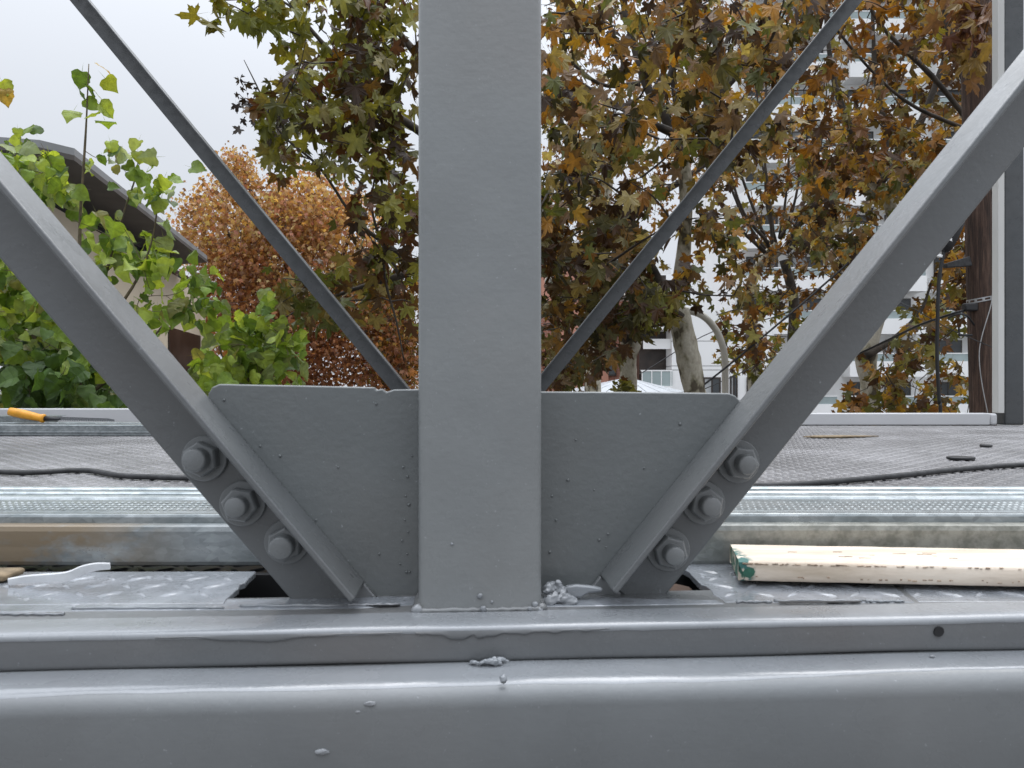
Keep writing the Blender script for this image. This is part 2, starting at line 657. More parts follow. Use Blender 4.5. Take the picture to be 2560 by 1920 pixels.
def fast_mesh(name, V, Fc, mat, parent=None, cols=None, smooth=False):
    me = bpy.data.meshes.new(name)
    V = np.asarray(V, np.float32)
    Fc = np.asarray(Fc, np.int32)
    me.vertices.add(len(V))
    me.vertices.foreach_set('co', V.ravel())
    k = Fc.shape[1]
    me.loops.add(Fc.size)
    me.loops.foreach_set('vertex_index', Fc.ravel())
    me.polygons.add(len(Fc))
    me.polygons.foreach_set('loop_start', np.arange(0, Fc.size, k, dtype=np.int32))
    me.polygons.foreach_set('loop_total', np.full(len(Fc), k, np.int32))
    me.update(calc_edges=True)
    if cols is not None:
        at = me.color_attributes.new('Col', 'FLOAT_COLOR', 'POINT')
        cc = np.ones((len(V), 4), np.float32)
        cc[:, :3] = cols
        at.data.foreach_set('color', cc.ravel())
    if smooth:
        me.polygons.foreach_set('use_smooth', np.ones(len(Fc), bool))
    me.materials.append(mat)
    return link(name, me, parent)


deck = empty('deck_floor', (0, 2.4, ZD), kind='structure')
px0 = -3.6
for i in range(3):
    for j in range(2):
        x0 = px0 + i * 2.4
        y0 = 0.775 + j * 1.56
        MB().box(x0 + 0.0015, x0 + 2.3985, y0 + 0.0015, y0 + 1.5585, ZD - 0.006, ZD).build('plate', M_deck, deck)
V, Fc = lozenges(None, -3.55, 3.55, 0.8, 3.85, ZD, 0.026, 0.0122, 0.0034, 0.0021)
o = fast_mesh('tread_bar', V, Fc, M_deck, deck)
o['kind'] = 'stuff'
MB().box(-3.6, 3.6, 0.64, 3.9, -0.62, -0.6).build('void_shade_floor', M_void)  # near-black floor sheet added so the plate notches look shaded
tag(bpy.data.objects['void_shade_floor'], kind='structure')
MB().box(-3.6, 3.6, 0.758, 0.768, -0.599, -0.1885).build('gap_shade_sheet', M_void)  # near-black closing sheet added to darken the gaps behind the plates
tag(bpy.data.objects['gap_shade_sheet'], kind='structure')

# ================================================================== NEAR TRUSS
near = empty('bridge_truss', T(1200, 1528, 0.0), 'thickly painted foreground steel truss with square central post, gusset plate and bolts', 'truss')


def along(px_ref, a, off, z, d0=0.67):
    """point of the truss: a metres along it from the post, off metres towards the camera"""
    o0 = T(1200, 960, 0, d0)
    p = o0 + E1 * a + EN * off
    p.z = z
    return p


# big bottom chord: hollow section with rounded corners
def rounded_rect(y0, y1, z0, z1, r, n=6):
    pts = []
    for cx, cz, a0 in ((y1 - r, z1 - r, 0), (y0 + r, z1 - r, 90), (y0 + r, z0 + r, 180), (y1 - r, z0 + r, 270)):
        for k in range(n + 1):
            a = math.radians(a0 + 90 * k / n)
            pts.append((cx + r * math.cos(a), cz + r * math.sin(a)))
    return pts


def extr_section(sec, a0, a1, nseg=1, wob=None):
    """sec = (off, z) outline swept along the truss from a0 to a1"""
    mb = MB()
    n = len(sec)
    vs = []
    for s in range(nseg + 1):
        a = a0 + (a1 - a0) * s / nseg
        for (of, z) in sec:
            dz = wob(a, of, z) if wob else 0.0
            vs.append(along(0, a, of, z + dz))
    fs = []
    for s in range(nseg):
        for k in range(n):
            k2 = (k + 1) % n
            fs.append((s * n + k, s * n + k2, (s + 1) * n + k2, (s + 1) * n + k))
    fs.append(tuple(range(n))[::-1])
    fs.append(tuple(nseg * n + k for k in range(n)))
    return mb.add(vs, fs)


def wobf(amp, fr, seed):
    r = random.Random(seed)
    ph = [(r.uniform(0, 6.28), r.uniform(0.5, 1.6) * fr, r.uniform(0.4, 1)) for _ in range(6)]

    def f(a, of=0, z=0):
        return amp * sum(w_ * math.sin(a * fq + p) for p, fq, w_ in ph) / 3
    return f


w1 = wobf(0.0009, 14, 3)
bsec = [(0.128 - 0.016 + 0.016 * math.cos(math.radians(a_)), -0.2285 + 0.016 * math.sin(math.radians(a_))) for a_ in range(0, 85, 10)]
bsec += [(0.0885, -0.2104), (0.02, -0.2098), (0.012, -0.213), (0.01, -0.42), (0.128, -0.42)]
beam = extr_section(bsec, -2.6, 2.6, 260, lambda a, of, z: w1(a) if z > -0.24 else 0).build('bottom_chord', M_beam, near, smooth=True)
w2 = wobf(0.0007, 22, 5)
bar = extr_section(rounded_rect(-0.005, 0.0885, -0.2105, ZP, 0.0045, 4), -2.6, 2.6, 260, lambda a, of, z: w2(a) if z < -0.2 else 0.4 * w2(a + 1)).build('edge_bar', M_bar, near, smooth=True)
# drill hole in the bar: dark socket with torn paint round it
hp = T(2347, 1579, 0.0895)
mb = MB()
ring = []
for k in range(14):
    a = 2 * math.pi * k / 14
    rr = 0.0040 * (1 + 0.05 * math.sin(2 * a))
    ring.append(hp + E1 * math.cos(a) * rr + EZ * math.sin(a) * rr + EN * 0.0006)
mb.prism(ring, -EN * 0.002)
mb.build('drill_hole', M_black, near)


def blob(mb, c, r, sq=(1, 1, 1), seed=0, n1=7, n2=9, rough=0.25):
    r_ = random.Random(seed)
    b = len(mb.v)
    c = Vector(c)
    for i in range(n1 + 1):
        th = math.pi * i / n1
        for k in range(n2):
            ph = 2 * math.pi * k / n2
            rr = r * (1 + r_.uniform(-rough, rough))
            mb.v.append(c + E1 * (math.sin(th) * math.cos(ph) * rr * sq[0]) + EN * (math.sin(th) * math.sin(ph) * rr * sq[1]) + EZ * (math.cos(th) * rr * sq[2]))
    for i in range(n1):
        for k in range(n2):
            k2 = (k + 1) % n2
            mb.f.append((b + i * n2 + k, b + i * n2 + k2, b + (i + 1) * n2 + k2, b + (i + 1) * n2 + k))


# thick paint skins hanging over the upper edge of the bar (runs)
def paint_run(px_a, px_b, depth_fn, name='paint_run'):
    n = 60
    a0 = (px_a - 1200) / F * 0.6
    a1 = (px_b - 1200) / F * 0.6
    vs = []
    for k in range(n + 1):
        a = a0 + (a1 - a0) * k / n
        h = depth_fn(k / n)
        z1 = ZP - 0.003
        vs += [along(0, a, 0.0889, z1), along(0, a, 0.0899, z1 - h * 0.6), along(0, a, 0.0896, z1 - h), along(0, a, 0.0886, z1 - h)]
    fs = []
    for k in range(n):
        for j in range(3):
            fs.append((k * 4 + j, k * 4 + j + 1, (k + 1) * 4 + j + 1, (k + 1) * 4 + j))
    MB().add(vs, fs).build(name, M_bar, near, smooth=True)


paint_run(430, 1010, lambda t: 0.0008 + 0.0042 * math.exp(-((t - 0.42) / 0.2) ** 2) + 0.0005 * math.sin(30 * t))
paint_run(1040, 1510, lambda t: 0.001 + 0.005 * math.exp(-((t - 0.22) / 0.12) ** 2) + 0.0032 * (t > 0.3) * (1 - t) * 1.2 + 0.0007 * math.sin(37 * t) + 0.0004 * math.sin(81 * t))

# lighter ragged-edged sheets; skylight on the tops is put into their colour
def lit_sheet(prof_fn, a0, a1, name, n=220):
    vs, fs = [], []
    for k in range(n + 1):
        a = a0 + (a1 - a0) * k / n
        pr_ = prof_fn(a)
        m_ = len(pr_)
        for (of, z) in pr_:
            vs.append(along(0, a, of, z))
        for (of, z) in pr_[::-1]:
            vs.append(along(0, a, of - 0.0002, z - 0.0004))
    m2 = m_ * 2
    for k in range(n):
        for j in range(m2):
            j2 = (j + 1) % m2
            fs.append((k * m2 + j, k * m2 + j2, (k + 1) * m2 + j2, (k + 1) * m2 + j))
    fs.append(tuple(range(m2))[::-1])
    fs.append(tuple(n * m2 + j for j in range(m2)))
    MB().add(vs, fs).build(name, M_lit_top, near, smooth=True).data.set_sharp_from_angle(angle=math.radians(60))


w3 = wobf(0.0022, 17, 21)
w4 = wobf(0.0006, 90, 22)


def bar_prof(a):
    b_ = 0.4 * w2(a + 1)
    top_ = ZP + b_ + 0.0005
    back = 0.052 + w3(a + 0.7) * 0.6 + w4(a) if abs(a) > 0.052 else 0.0535
    return [(back, top_), (0.07, top_), (0.083, top_ + 0.0001), (0.0865, top_ - 0.0006), (0.0884, top_ - 0.0022), (0.0890, top_ - 0.0048 - abs(w4(a)) * 1.5)]


lit_sheet(bar_prof, -1.3, 1.8, 'lit_top_sheet')


def beam_prof(a):
    bm_ = w1(a)
    e_ = 36 - 7 * (w3(a) / 0.0022) - 15 * max(0.0, min(1.0, (a - 0.12) / 0.2)) - 3 * (w4(a) / 0.0006)
    e_ = max(14, e_)
    out_ = [(0.0895, -0.2101 + bm_)]
    for ang in [90 - e_ * t for t in (0.16, 0.35, 0.55, 0.75, 0.9, 1.0)]:
        ra = math.radians(ang)
        rq = 0.0165 if ang > 90 - e_ * 0.8 else (0.0163 if ang > 90 - e_ * 0.95 else 0.01605)
        out_.append((0.112 + rq * math.cos(ra), -0.2285 + rq * math.sin(ra) + bm_))
    return out_


lit_sheet(beam_prof, -1.3, 1.8, 'lit_top_sheet')

# globs of filler and paint
mb = MB()
rc = random.Random(78)
for k in range(40):
    bx_ = rc.gauss(1228, 22)
    by_ = 1655 - abs(rc.gauss(0, 6)) + 4
    blob(mb, T(bx_, by_, 0.092 + rc.uniform(0, 0.006)), rc.uniform(0.001, 0.0024), (rc.uniform(1, 2), 1, rc.uniform(.6, 1.0)), 300 + k, 6, 8, 0.2)
blob(mb, T(1258, 1698, 0.126), 0.0027, (1, 1, 1.2), 4)
blob(mb, T(925, 1760, 0.128), 0.003, (1.5, 0.35, 0.7), 6)
blob(mb, T(895, 1780, 0.128), 0.0018, (1.5, 0.35, 0.7), 7)
blob(mb, T(805, 1880, 0.1285), 0.0036, (1.4, 0.45, 0.7), 8)
blob(mb, T(2415, 1655, 0.10), 0.0016, (1.8, 1, 0.6), 10)
blob(mb, T(2330, 1640, 0.098), 0.0014, (2, 1, 0.5), 11)
o = mb.build('paint_glob', M_drip, near, smooth=True)
o['kind'] = 'stuff'
md = o.modifiers.new('remesh', 'REMESH')
md.mode = 'VOXEL'
md.voxel_size = 0.0006
md.use_smooth_shade = True
sm = o.modifiers.new('smooth', 'SMOOTH')
sm.iterations = 2

# crusty lump and torn strip to the right of the post
mb = MB()
rc = random.Random(77)
for k in range(34):
    t = rc.random()
    bx_ = 1366 + 70 * t + rc.uniform(-5, 5)
    top_ = 1500 - 62 * math.exp(-((bx_ - 1392) / 16) ** 2) - 22 * math.exp(-((bx_ - 1370) / 12) ** 2)
    by_ = rc.uniform(top_, 1503)
    blob(mb, T(bx_, by_, 0.004 + 0.03 * (by_ - 1420) / 80), rc.uniform(0.0026, 0.0046), (rc.uniform(.8, 1.5), 0.8, rc.uniform(.6, 1.2)), 200 + k, 6, 8, 0.3)
o = mb.build('weld_crust', M_drip, near, smooth=True)
o['kind'] = 'stuff'
md = o.modifiers.new('remesh', 'REMESH')
md.mode = 'VOXEL'
md.voxel_size = 0.0007
md.use_smooth_shade = True
sm = o.modifiers.new('smooth', 'SMOOTH')
sm.iterations = 2
mb = MB()
pts = [(1412, 1462), (1440, 1458), (1480, 1462), (1506, 1468), (1500, 1476), (1470, 1478), (1450, 1490), (1415, 1488)]
mb.prism([T(x, y, 0.02) for x, y in pts], EN * 0.006)
mb.build('torn_strip', M_drip, near, bevel=0.0015)

# post: 100 mm square hollow section, passes over the gusset plate
pl, pr = T(1045, 700, 0.05), T(1355, 700, 0.05)
wpost = (pr - pl).length
cm = (pl + pr) / 2
sec = rounded_rect(-wpost / 2, wpost / 2, -0.05, 0.05, 0.0075, 5)
mb = MB()
c0 = cm.copy()
c0.z = 0
nseg = 60
base = c0 - EN * 0.05
rv = random.Random(12)
vs = []
for s in range(nseg + 1):
    z = ZP - 0.001 + (2.45 - ZP) * (s / nseg) ** 1.6
    for (x, y) in sec:
        vs.append(base + E1 * x + EN * y + EZ * z)
n = len(sec)
fs = [tuple(range(n))[::-1], tuple(nseg * n + k for k in range(n))]
for s in range(nseg):
    for k in range(n):
        k2 = (k + 1) % n
        fs.append((s * n + k, s * n + k2, (s + 1) * n + k2, (s + 1) * n + k))
mb.add(vs, fs)
mb.build('post', M_post, near, smooth=True)
# weld fillet round the post foot
mb = MB()
foot = []
for sx, sy in ((-1, -0.9), (-1, 1), (1, 1), (1, -0.9)):
    foot.append(base + E1 * (sx * wpost / 2) + EN * (sy * 0.05) + EZ * (ZP + 0.001))
for i in range(3):
    a_, b_ = foot[i], foot[i + 1]
    pp = []
    rr = []
    for k in range(26):
        p = a_.lerp(b_, k / 25)
        pp.append(p + Vector((rv.uniform(-1, 1), rv.uniform(-1, 1), rv.uniform(-1, 1))) * 0.0004)
        rr.append((0.0042 if i != 1 else 0.0022) * rv.uniform(0.8, 1.25))
    mb.tube(pp, rr, 7)
mb.build('weld_bead', M_paint, near, smooth=True)
mb = MB()
for (x, y, of, r) in ((1200, 1490, 0.051, .0022), (1208, 1523, 0.052, .0026), (1338, 1512, 0.051, .0024), (1325, 1522, 0.052, .002), (1045, 1528, .05, .005),
                      (1350, 1526, 0.051, .003), (1130, 1360, .0505, .0012), (1230, 1505, .0505, .0012)):
    blob(mb, T(x, y, of), r, (1.1, 0.5, 1.0), int(x + y), 5, 7)
mb.build('weld_spatter', M_drip, near, smooth=True)['kind'] = 'stuff'

# gusset plate
gp_ = [(520, 985), (530, 968), (548, 960), (640, 962), (760, 964), (880, 967), (935, 968), (941, 975), (955, 972), (966, 980), (984, 974), (1045, 973), (1200, 976), (1355, 979),
       (1560, 980), (1822, 983), (1840, 990), (1852, 1005), (1862, 1080), (1800, 1230), (1680, 1400), (1640, 1490), (1600, 1640),
       (800, 1640), (752, 1500), (690, 1400), (560, 1230), (505, 1120)]
mb = MB()
mb.prism([T(x, y, 0.0) for x, y in gp_], -EN * 0.009)
mb.build('gusset_plate', M_gusset, near, bevel=0.0012)
# spatter bumps along the weld on the plate
mb = MB()
sp = [(1030, 1140), (1018, 1192), (1008, 1168), (1014, 1240), (1022, 1262), (1005, 1352), (1018, 1385), (1016, 1430), (948, 1385), (1000, 1410),
      (1012, 1300), (940, 1010), (650, 1115), (845, 1168), (700, 1140), (1024, 1430), (1020, 1330), (1375, 1380), (1390, 1300), (1610, 1170),
      (1485, 1225), (1498, 1350), (1520, 1335), (1515, 1368), (1420, 1200), (1380, 1240), (1440, 1100), (1700, 1060), (560, 1000), (790, 1300)]
for i, (x, y) in enumerate(sp):
    blob(mb, T(x, y, 0.0004), 0.0008 + 0.0007 * ((i * 37) % 10) / 10, (1, 0.7, 1), i, 5, 7, 0.15)
mb.build('weld_spatter', M_gusset, near, smooth=True)['kind'] = 'stuff'

# post to plate weld lines
mb = MB()
for px, o_ in ((1045, -1), (1355, 1)):
    pp, rr = [], []
    for k in range(70):
        z = 0.0 - 0.008 + (ZP + 0.008) * k / 69
        q = base + E1 * (o_ * (wpost / 2 + 0.0005)) + EZ * z
        q = q - EN * (EN.dot(q - T(1200, 960, 0.001)))
        pp.append(q + E1 * rv.uniform(-.0004, .0004))
        rr.append(0.0028 * rv.uniform(0.8, 1.2))
    mb.tube(pp, rr, 6)
mb.build('weld_bead', M_gusset, near, smooth=True)


# diagonals: equal angles, one leg on the plate, the other sticking out towards us
def brace(pa, pb, side, name, mat, Lg=0.056, Fl=0.055, t=0.0055, d0=0.67, ext=1.0, lower=0.1, yaw=True, parent=None):
    e1 = E1 if yaw else Vector((1, 0, 0))
    en = EN if yaw else Vector((0, -1, 0))
    A, B = pa, pb
    u = (B - A).normalized()
    vperp = (-EZ + u * u.z)
    vperp = (u.cross(en))
    if vperp.z > 0: vperp = -vperp
    vperp.normalize()
    Lt = (B - A).length + ext
    rr = 0.0035
    sec = [(0, 0), (Lg, 0), (Lg, t), (t + rr, t), (t + 0.3 * rr, t + 0.3 * rr), (t, t + rr), (t, Fl), (0, Fl)]
    mb = MB()
    n = len(sec)
    g = en * 0.0003
    s0 = [A + vperp * v + en * w_ + g for v, w_ in sec]
    # the free corner of the outstanding leg is nipped off at the end
    s0[6] += u * 0.001
    s0[7] += u * 0.001
    s1 = [A + vperp * v + en * w_ + u * Lt + g for v, w_ in sec]
    mb.add(s0 + s1, [tuple(range(n))[::-1], tuple(range(n, 2 * n))] + [(i, (i + 1) % n, (i + 1) % n + n, i + n) for i in range(n)])
    if lower > 0:
        q = [A + vperp * 0.0 + g, A + vperp * Lg + g, A + vperp * Lg + g - u * lower, A + g - u * lower]
        mb.prism(q, en * (t - 0.0002))
    return mb.build(name, mat, parent, bevel=0.0016, seg=3)


brace(T(913, 1454), T(0, 376), -1, 'diagonal_brace', M_diag, parent=near, ext=1.1)
brace(T(1498, 1436), T(2560, 119), 1, 'diagonal_brace', M_diag, parent=near, ext=1.1)


def disc_stack(c, axis, prof, n, rot=0.0):
    """revolve / polygonal stack: prof = [(height, radius)]"""
    ax = axis.normalized()
    a = ax.cross(EZ).normalized()
    b = a.cross(ax).normalized()
    vs = []
    for h, r in prof:
        for k in range(n):
            g = 2 * math.pi * k / n + rot
            vs.append(c + ax * h + (a * math.cos(g) + b * math.sin(g)) * r)
    fs = [tuple(range(n))[::-1], tuple((len(prof) - 1) * n + k for k in range(n))]
    for i in range(len(prof) - 1):
        for k in range(n):
            k2 = (k + 1) % n
            fs.append((i * n + k, i * n + k2, (i + 1) * n + k2, (i + 1) * n + k))
    return vs, fs


bolts = [(513, 1146, 25, .0098), (608, 1258, 10, .0088), (719, 1353, 33, .0100), (1843, 1153, 8, .0085), (1757, 1256, 40, .0087), (1669, 1373, 15, .0085)]
for i, (bx, by, rt, br_) in enumerate(bolts):
    c = T(bx, by, 0.0060)
    ax = EN.copy()
    ax += E1 * rv.uniform(-0.04, 0.04) + EZ * rv.uniform(-0.04, 0.04)
    vs, fs = disc_stack(c, ax, [(0.004, br_), (0.0245, br_), (0.0262, br_ * 0.93), (0.0270, br_ * 0.8)], 28)
    mb = MB().add(vs, fs)
    blt = mb.build('bolt', M_bolt, near, smooth=True)
    blt.data.set_sharp_from_angle(angle=math.radians(50))
    vs, fs = disc_stack(c, ax, [(0, 0.0190), (0.0026, 0.0190), (0.0032, 0.0184)], 36)
    wo = MB().add(vs, fs).build('washer', M_bolt, blt, smooth=True)
    wo.data.set_sharp_from_angle(angle=math.radians(40))
    vs, fs = disc_stack(c, ax, [(0.0033, 0.0142), (0.0040, 0.0150), (0.0135, 0.0150), (0.0152, 0.0134)], 6, math.radians(rt))
    MB().add(vs, fs).build('nut', M_bolt, blt, bevel=0.0012, seg=3)

# top chord above the picture, on which post and braces end
extr_section(rounded_rect(-0.05, 0.05, 2.4, 2.5, 0.01, 3), -2.6, 2.6).build('top_chord', M_paint, near, smooth=True)

# ---------------- painted chequer plates by the foot of the truss
nearplates = empty('walkway_edge_plate', T(1280, 1500, 0), 'row of painted chequer plates with ragged notches along the foot of the near truss', 'steel plate')


def plate_poly(pts, name='plate', thick=0.006):
    q = []
    for (x, y) in pts:
        q.append(G(x, y, ZP + 0.0004))
    return MB().prism(q, (0, 0, -thick)).build(name, M_plate, nearplates, bevel=0.001)


def ragged(p0, p1, n, amp, seed):
    r = random.Random(seed)
    out_ = []
    for k in range(n + 1):
        t = k / n
        j = 0 if k in (0, n) else amp
        out_.append((p0[0] + (p1[0] - p0[0]) * t + r.uniform(-j, j), p0[1] + (p1[1] - p0[1]) * t + r.uniform(-j, j) * 0.5))
    return out_


YF = 1509        # where the front strip begins in the picture
plate_poly([(-1500, 1432)] + ragged((640, 1428), (566, 1497), 8, 5, 1) + [(560, YF - 1), (-1500, YF + 13)])
plate_poly(ragged((-1500, YF + 15), (560, YF - 0.3), 6, 0, 2) + ragged((565, 1498), (1045, 1490), 14, 2.5, 3) + [(1045, 1512), (900, 1520), (-1500, 1545)])
plate_poly(ragged((1355, 1490), (1790, 1499), 12, 3, 4) + [(1800, 1503), (1812, 1509), (1360, 1516)])
plate_poly(ragged((1680, 1400), (1812, 1505), 16, 4, 5) + [(2287, 1505)] + ragged((2284, 1504), (2200, 1432), 10, 2, 6) + [(2150, 1400)])
plate_poly([(2162, 1400)] + ragged((2212, 1432), (2297, 1504), 10, 2.5, 7) + [(4200, 1504), (3600, 1400)])


def left_ok(x, y):
    px = 1280 + x / y * F
    py = 960 - ZP / y * F
    return (px < 640 - (py - 1428) * 1.07 - 14 and 1436 < py < 1500)


def right_ok(x, y):
    px = 1280 + x / y * F
    py = 960 - ZP / y * F
    e = 1690 + (py - 1400) * 1.15 + 22
    s = 2200 + (py - 1432) * 1.17
    return px > e and abs(px - s) > 20 and 1410 < py < 1496


for ok in (left_ok, right_ok):
    V, Fc = lozenges(ok, -1.2, 1.6, 0.6, 0.78, ZP + 0.0003, 0.027, 0.0118, 0.0027, 0.0014)
    o = fast_mesh('tread_bar', V, Fc, M_plate, nearplates, smooth=True)
    o['kind'] = 'stuff'
# peeling seam of paint behind the bar
mb = MB()
rr_ = random.Random(44)
for (xa, xb, yy) in ((1935, 2160, 1502), (1840, 1930, 1504), (2165, 2260, 1503), (870, 1000, 1512), (180, 560, 1520), (600, 860, 1514), (0, 160, 1535)):
    n_ = 16
    pp = [G(xa + (xb - xa) * k / n_, yy + rr_.uniform(-1.2, 1.2), ZP + 0.001) for k in range(n_ + 1)]
    mb.tube(pp, [0.0012 * rr_.uniform(0.5, 1.5) for _ in pp], 6)
mb.build('paint_ridge', M_drip, nearplates, smooth=True)['kind'] = 'stuff'
mb = MB()
mb.prism([G(x, y, ZP + 0.0012) for x, y in ((1945, 1504.5), (2150, 1502.5), (2155, 1506), (1950, 1508))], (0, 0, 0.0004))
mb.prism([G(x, y, ZP + 0.0012) for x, y in ((915, 1514), (950, 1512.5), (1000, 1512), (1000, 1515), (950, 1517))], (0, 0, 0.0004))
mb.build('open_slot', M_black, nearplates)

# rusty scraps of bark and rust lying in the right notch
o = MB().prism([P(x, y, 0.70) for x, y in ((1655, 1500), (1665, 1488), (1700, 1482), (1735, 1490), (1745, 1500), (1700, 1510))], (0, 0.02, 0.004)).build('rust_flake', M_rust, None, bevel=0.002)
tag(o, 'orange-brown rust flake lying in the dark notch right of the gusset plate', 'rust flake')

# ================================================================== METAL STUDS ON THE DECK
def stud(secs, x0, x1, yaw, name, mat, label, group, parent=None):
    """secs: list of (y, z) polyline with thickness; swept along x"""
    # offset the polyline to give the sheet its thickness
    t = 0.0009
    q = [Vector((a, b)) for a, b in secs]
    off = []
    for i, p in enumerate(q):
        d = (q[min(i + 1, len(q) - 1)] - q[max(i - 1, 0)]).normalized()
        off.append(p + Vector((d.y, -d.x)) * t)
    loop = q + off[::-1]
    n = len(loop)
    nseg = 24
    vs = []
    for s in range(nseg + 1):
        x = x0 + (x1 - x0) * s / nseg
        for p in loop:
            vs.append((x, p.x + yaw * x, p.y + 0.0006 * math.sin(x * 5)))
    fs = [tuple(range(n))[::-1], tuple(nseg * n + k for k in range(n))]
    for s in range(nseg):
        for k in range(n):
            k2 = (k + 1) % n
            fs.append((s * n + k, s * n + k2, (s + 1) * n + k2, (s + 1) * n + k))
    o_ = MB().add(vs, fs).build(name, mat, parent)
    if parent is None: tag(o_, label, 'metal stud', group)
    return o_


def zy(py, z):     # distance for a picture row at height z
    return z * F / (960 - py)


gS = 'galvanised metal studs stacked behind the near truss'
# 1: big front channel, its web facing us
stud([(0.80, -0.1835), (0.782, -0.1845), (0.779, -0.183), (0.778, -0.1795), (0.7785, -0.165), (0.778, -0.149), (0.7795, -0.1445), (0.784, -0.1435), (0.795, -0.1437), (0.7965, -0.1455)], -1.6, 1.6, 0.0, 'metal_stud', M_galv_front,
     'wide tarnished galvanised channel nearest the truss, brown smear at its left', gS)
# 2: second channel: a dull upright flute topped by a bright lip
s2 = [(0.7975, -0.160), (0.798, -0.1455), (0.7985, -0.138), (0.7995, -0.1360), (0.802, -0.1352), (0.812, -0.1352), (0.8145, -0.1362), (0.815, -0.15)]
stud(s2, -1.6, 1.6, 0.0, 'metal_stud', M_galv_dull, 'narrow galvanised stud with a dull upright face just behind the wide channel', gS)
# 3: knurled stud
s3 = [(0.8165, -0.16), (0.817, -0.1385), (0.8185, -0.1368), (0.822, -0.1360), (0.860, -0.1358), (0.902, -0.1358), (0.904, -0.137), (0.9045, -0.16)]
o3 = empty('metal_stud', (0, 0.86, -0.16), 'galvanised stud with three rows of pressed dimples along its flange', 'metal stud', gS)
stud(s3, -1.6, 1.6, 0.0, 'flange', M_galv_dull, None, None, o3)
V, Fc = [], []
c_ = 0
for j, yy in enumerate((0.833, 0.848, 0.863, 0.878)):
    for i in range(430):
        x = -1.55 + i * 0.0072 + (0.0036 if j % 2 else 0)
        h = 0.0013
        rr = 0.0026
        zz_ = -0.1357
        V.append(np.array([(x - rr, yy, zz_), (x, yy - rr * 1.4, zz_), (x + rr, yy, zz_), (x, yy + rr * 1.4, zz_), (x, yy, zz_ + h)]))
        Fc.append(np.array([(0, 1, 4), (1, 2, 4), (2, 3, 4), (3, 0, 4)]) + c_ * 5)
        c_ += 1
fast_mesh('dimple', np.concatenate(V), np.concatenate(Fc), M_galv, o3)['kind'] = 'stuff'
# 4: ribbed stud
s4 = [(0.9075, -0.16), (0.908, -0.1372), (0.9095, -0.1345), (0.913, -0.1336), (0.925, -0.1336), (0.928, -0.1352), (0.931, -0.141), (0.940, -0.141), (0.9415, -0.1342), (0.9435, -0.1326), (0.954, -0.1325),
      (0.957, -0.1342), (0.960, -0.140), (0.969, -0.140), (0.9705, -0.1330), (0.973, -0.1312), (0.983, -0.1311), (0.985, -0.133), (0.986, -0.16)]
stud(s4, -1.6, 1.6, 0.0, 'metal_stud', M_galv, 'ribbed galvanised stud farthest from the truss, with bright parallel ribs', gS)
# timber packers that hold the studs off the deck
for i, x in enumerate((-1.2, 1.25)):
    o = MB().box(x, x + 0.04, 0.785, 1.03, ZD + 0.002, -0.186).build('timber_packer', M_strip, None, bevel=0.002)
    tag(o, ('left' if i == 0 else 'right') + ' timber packer hidden under the galvanised studs', 'packer')

# white curled strip lying at the left
mb = MB()
pts = smooth_path([T(22, 1452, -0.05), T(70, 1446, -0.05), T(150, 1441, -0.045), T(178, 1436, -0.045), T(205, 1424, -0.05), T(240, 1415, -0.055), T(276, 1413, -0.06)], 5)
n_ = len(pts)
vs = []
for k, p in enumerate(pts):
    ww = 0.0042 * (0.6 + 0.4 * math.sin(math.pi * (k + 1) / (n_ + 1)))
    for s_, dz in ((-1, 0.0), (1, 0.0), (1, -0.0012), (-1, -0.0012)):
        vs.append(p + Vector((0, -0.25, 0.97)) * s_ * ww + Vector((0, 0, dz)) + Vector((0, -0.001 if dz else 0, 0)))
fs = [(0, 1, 2, 3), tuple((n_ - 1) * 4 + k for k in (3, 2, 1, 0))]
for k in range(n_ - 1):
    for j in range(4):
        fs.append((k * 4 + j, k * 4 + (j + 1) % 4, (k + 1) * 4 + (j + 1) % 4, (k + 1) * 4 + j))
o = mb.add(vs, fs).build('tape_strip', M_tape, None)
tag(o, 'bent white strip of tape lying against the foot of the wide channel at left', 'tape')
# brown batten under the left end of the channel
o = MB().prism([T(-300, 1440, -0.06), T(8, 1437, -0.06), T(14, 1444, -0.06), T(8, 1455, -0.06), T(-300, 1462, -0.06)], (0, 0.03, 0)).build('timber_batten', M_strip, None, bevel=0.002)
tag(o, 'end of a brown timber batten at the far left under the channel', 'batten')

# ---------------- cream board with green end
bd = empty('painted_board', G(1850, 1450, -0.177), 'cream painted wooden board with chipped green end, right of the gusset plate', 'board')
zt, zb = -0.1596, -0.1775
yw = -0.085
FL = P(1848, 1402, 0.692)
FL.z = zt
dirx = Vector((1, yw, 0)).normalized()
diry = Vector((-yw, 1, 0)).normalized()
BL = FL + diry * 0.076 - dirx * 0.006
mb = MB()
nL = 60
rb = random.Random(3)
secn = []
for (yy, zz) in ((0.0, zb + 0.003), (0.002, zb), (0.074, zb), (0.076, zb + 0.002), (0.076, zt - 0.002), (0.073, zt), (0.004, zt), (0.001, zt - 0.0012), (0.0, zt - 0.004)):
    secn.append((yy, zz))
vs = []
n = len(secn)
for s in range(nL + 1):
    x = -0.0 + 1.3 * (s / nL) ** 1.3
    for (yy, zz) in secn:
        p = FL + diry * yy + dirx * (x + (0.10 * yy if s == 0 else 0) + (0.006 if s == 0 and (yy < 0.001 and zz < -0.17) else 0))
        p.z = zz + rb.uniform(-0.0002, 0.0002)
        vs.append(p)
fs = [tuple(nL * n + k for k in range(n))]
for s in range(nL):
    for k in range(n):
        k2 = (k + 1) % n
        fs.append((s * n + k, s * n + k2, (s + 1) * n + k2, (s + 1) * n + k))
mb.add(vs, fs)
mb.build('plank', M_cream, bd, smooth=True).data.set_sharp_from_angle(angle=math.radians(50))
endf = [v - dirx * 0.0004 for v in vs[:n]]
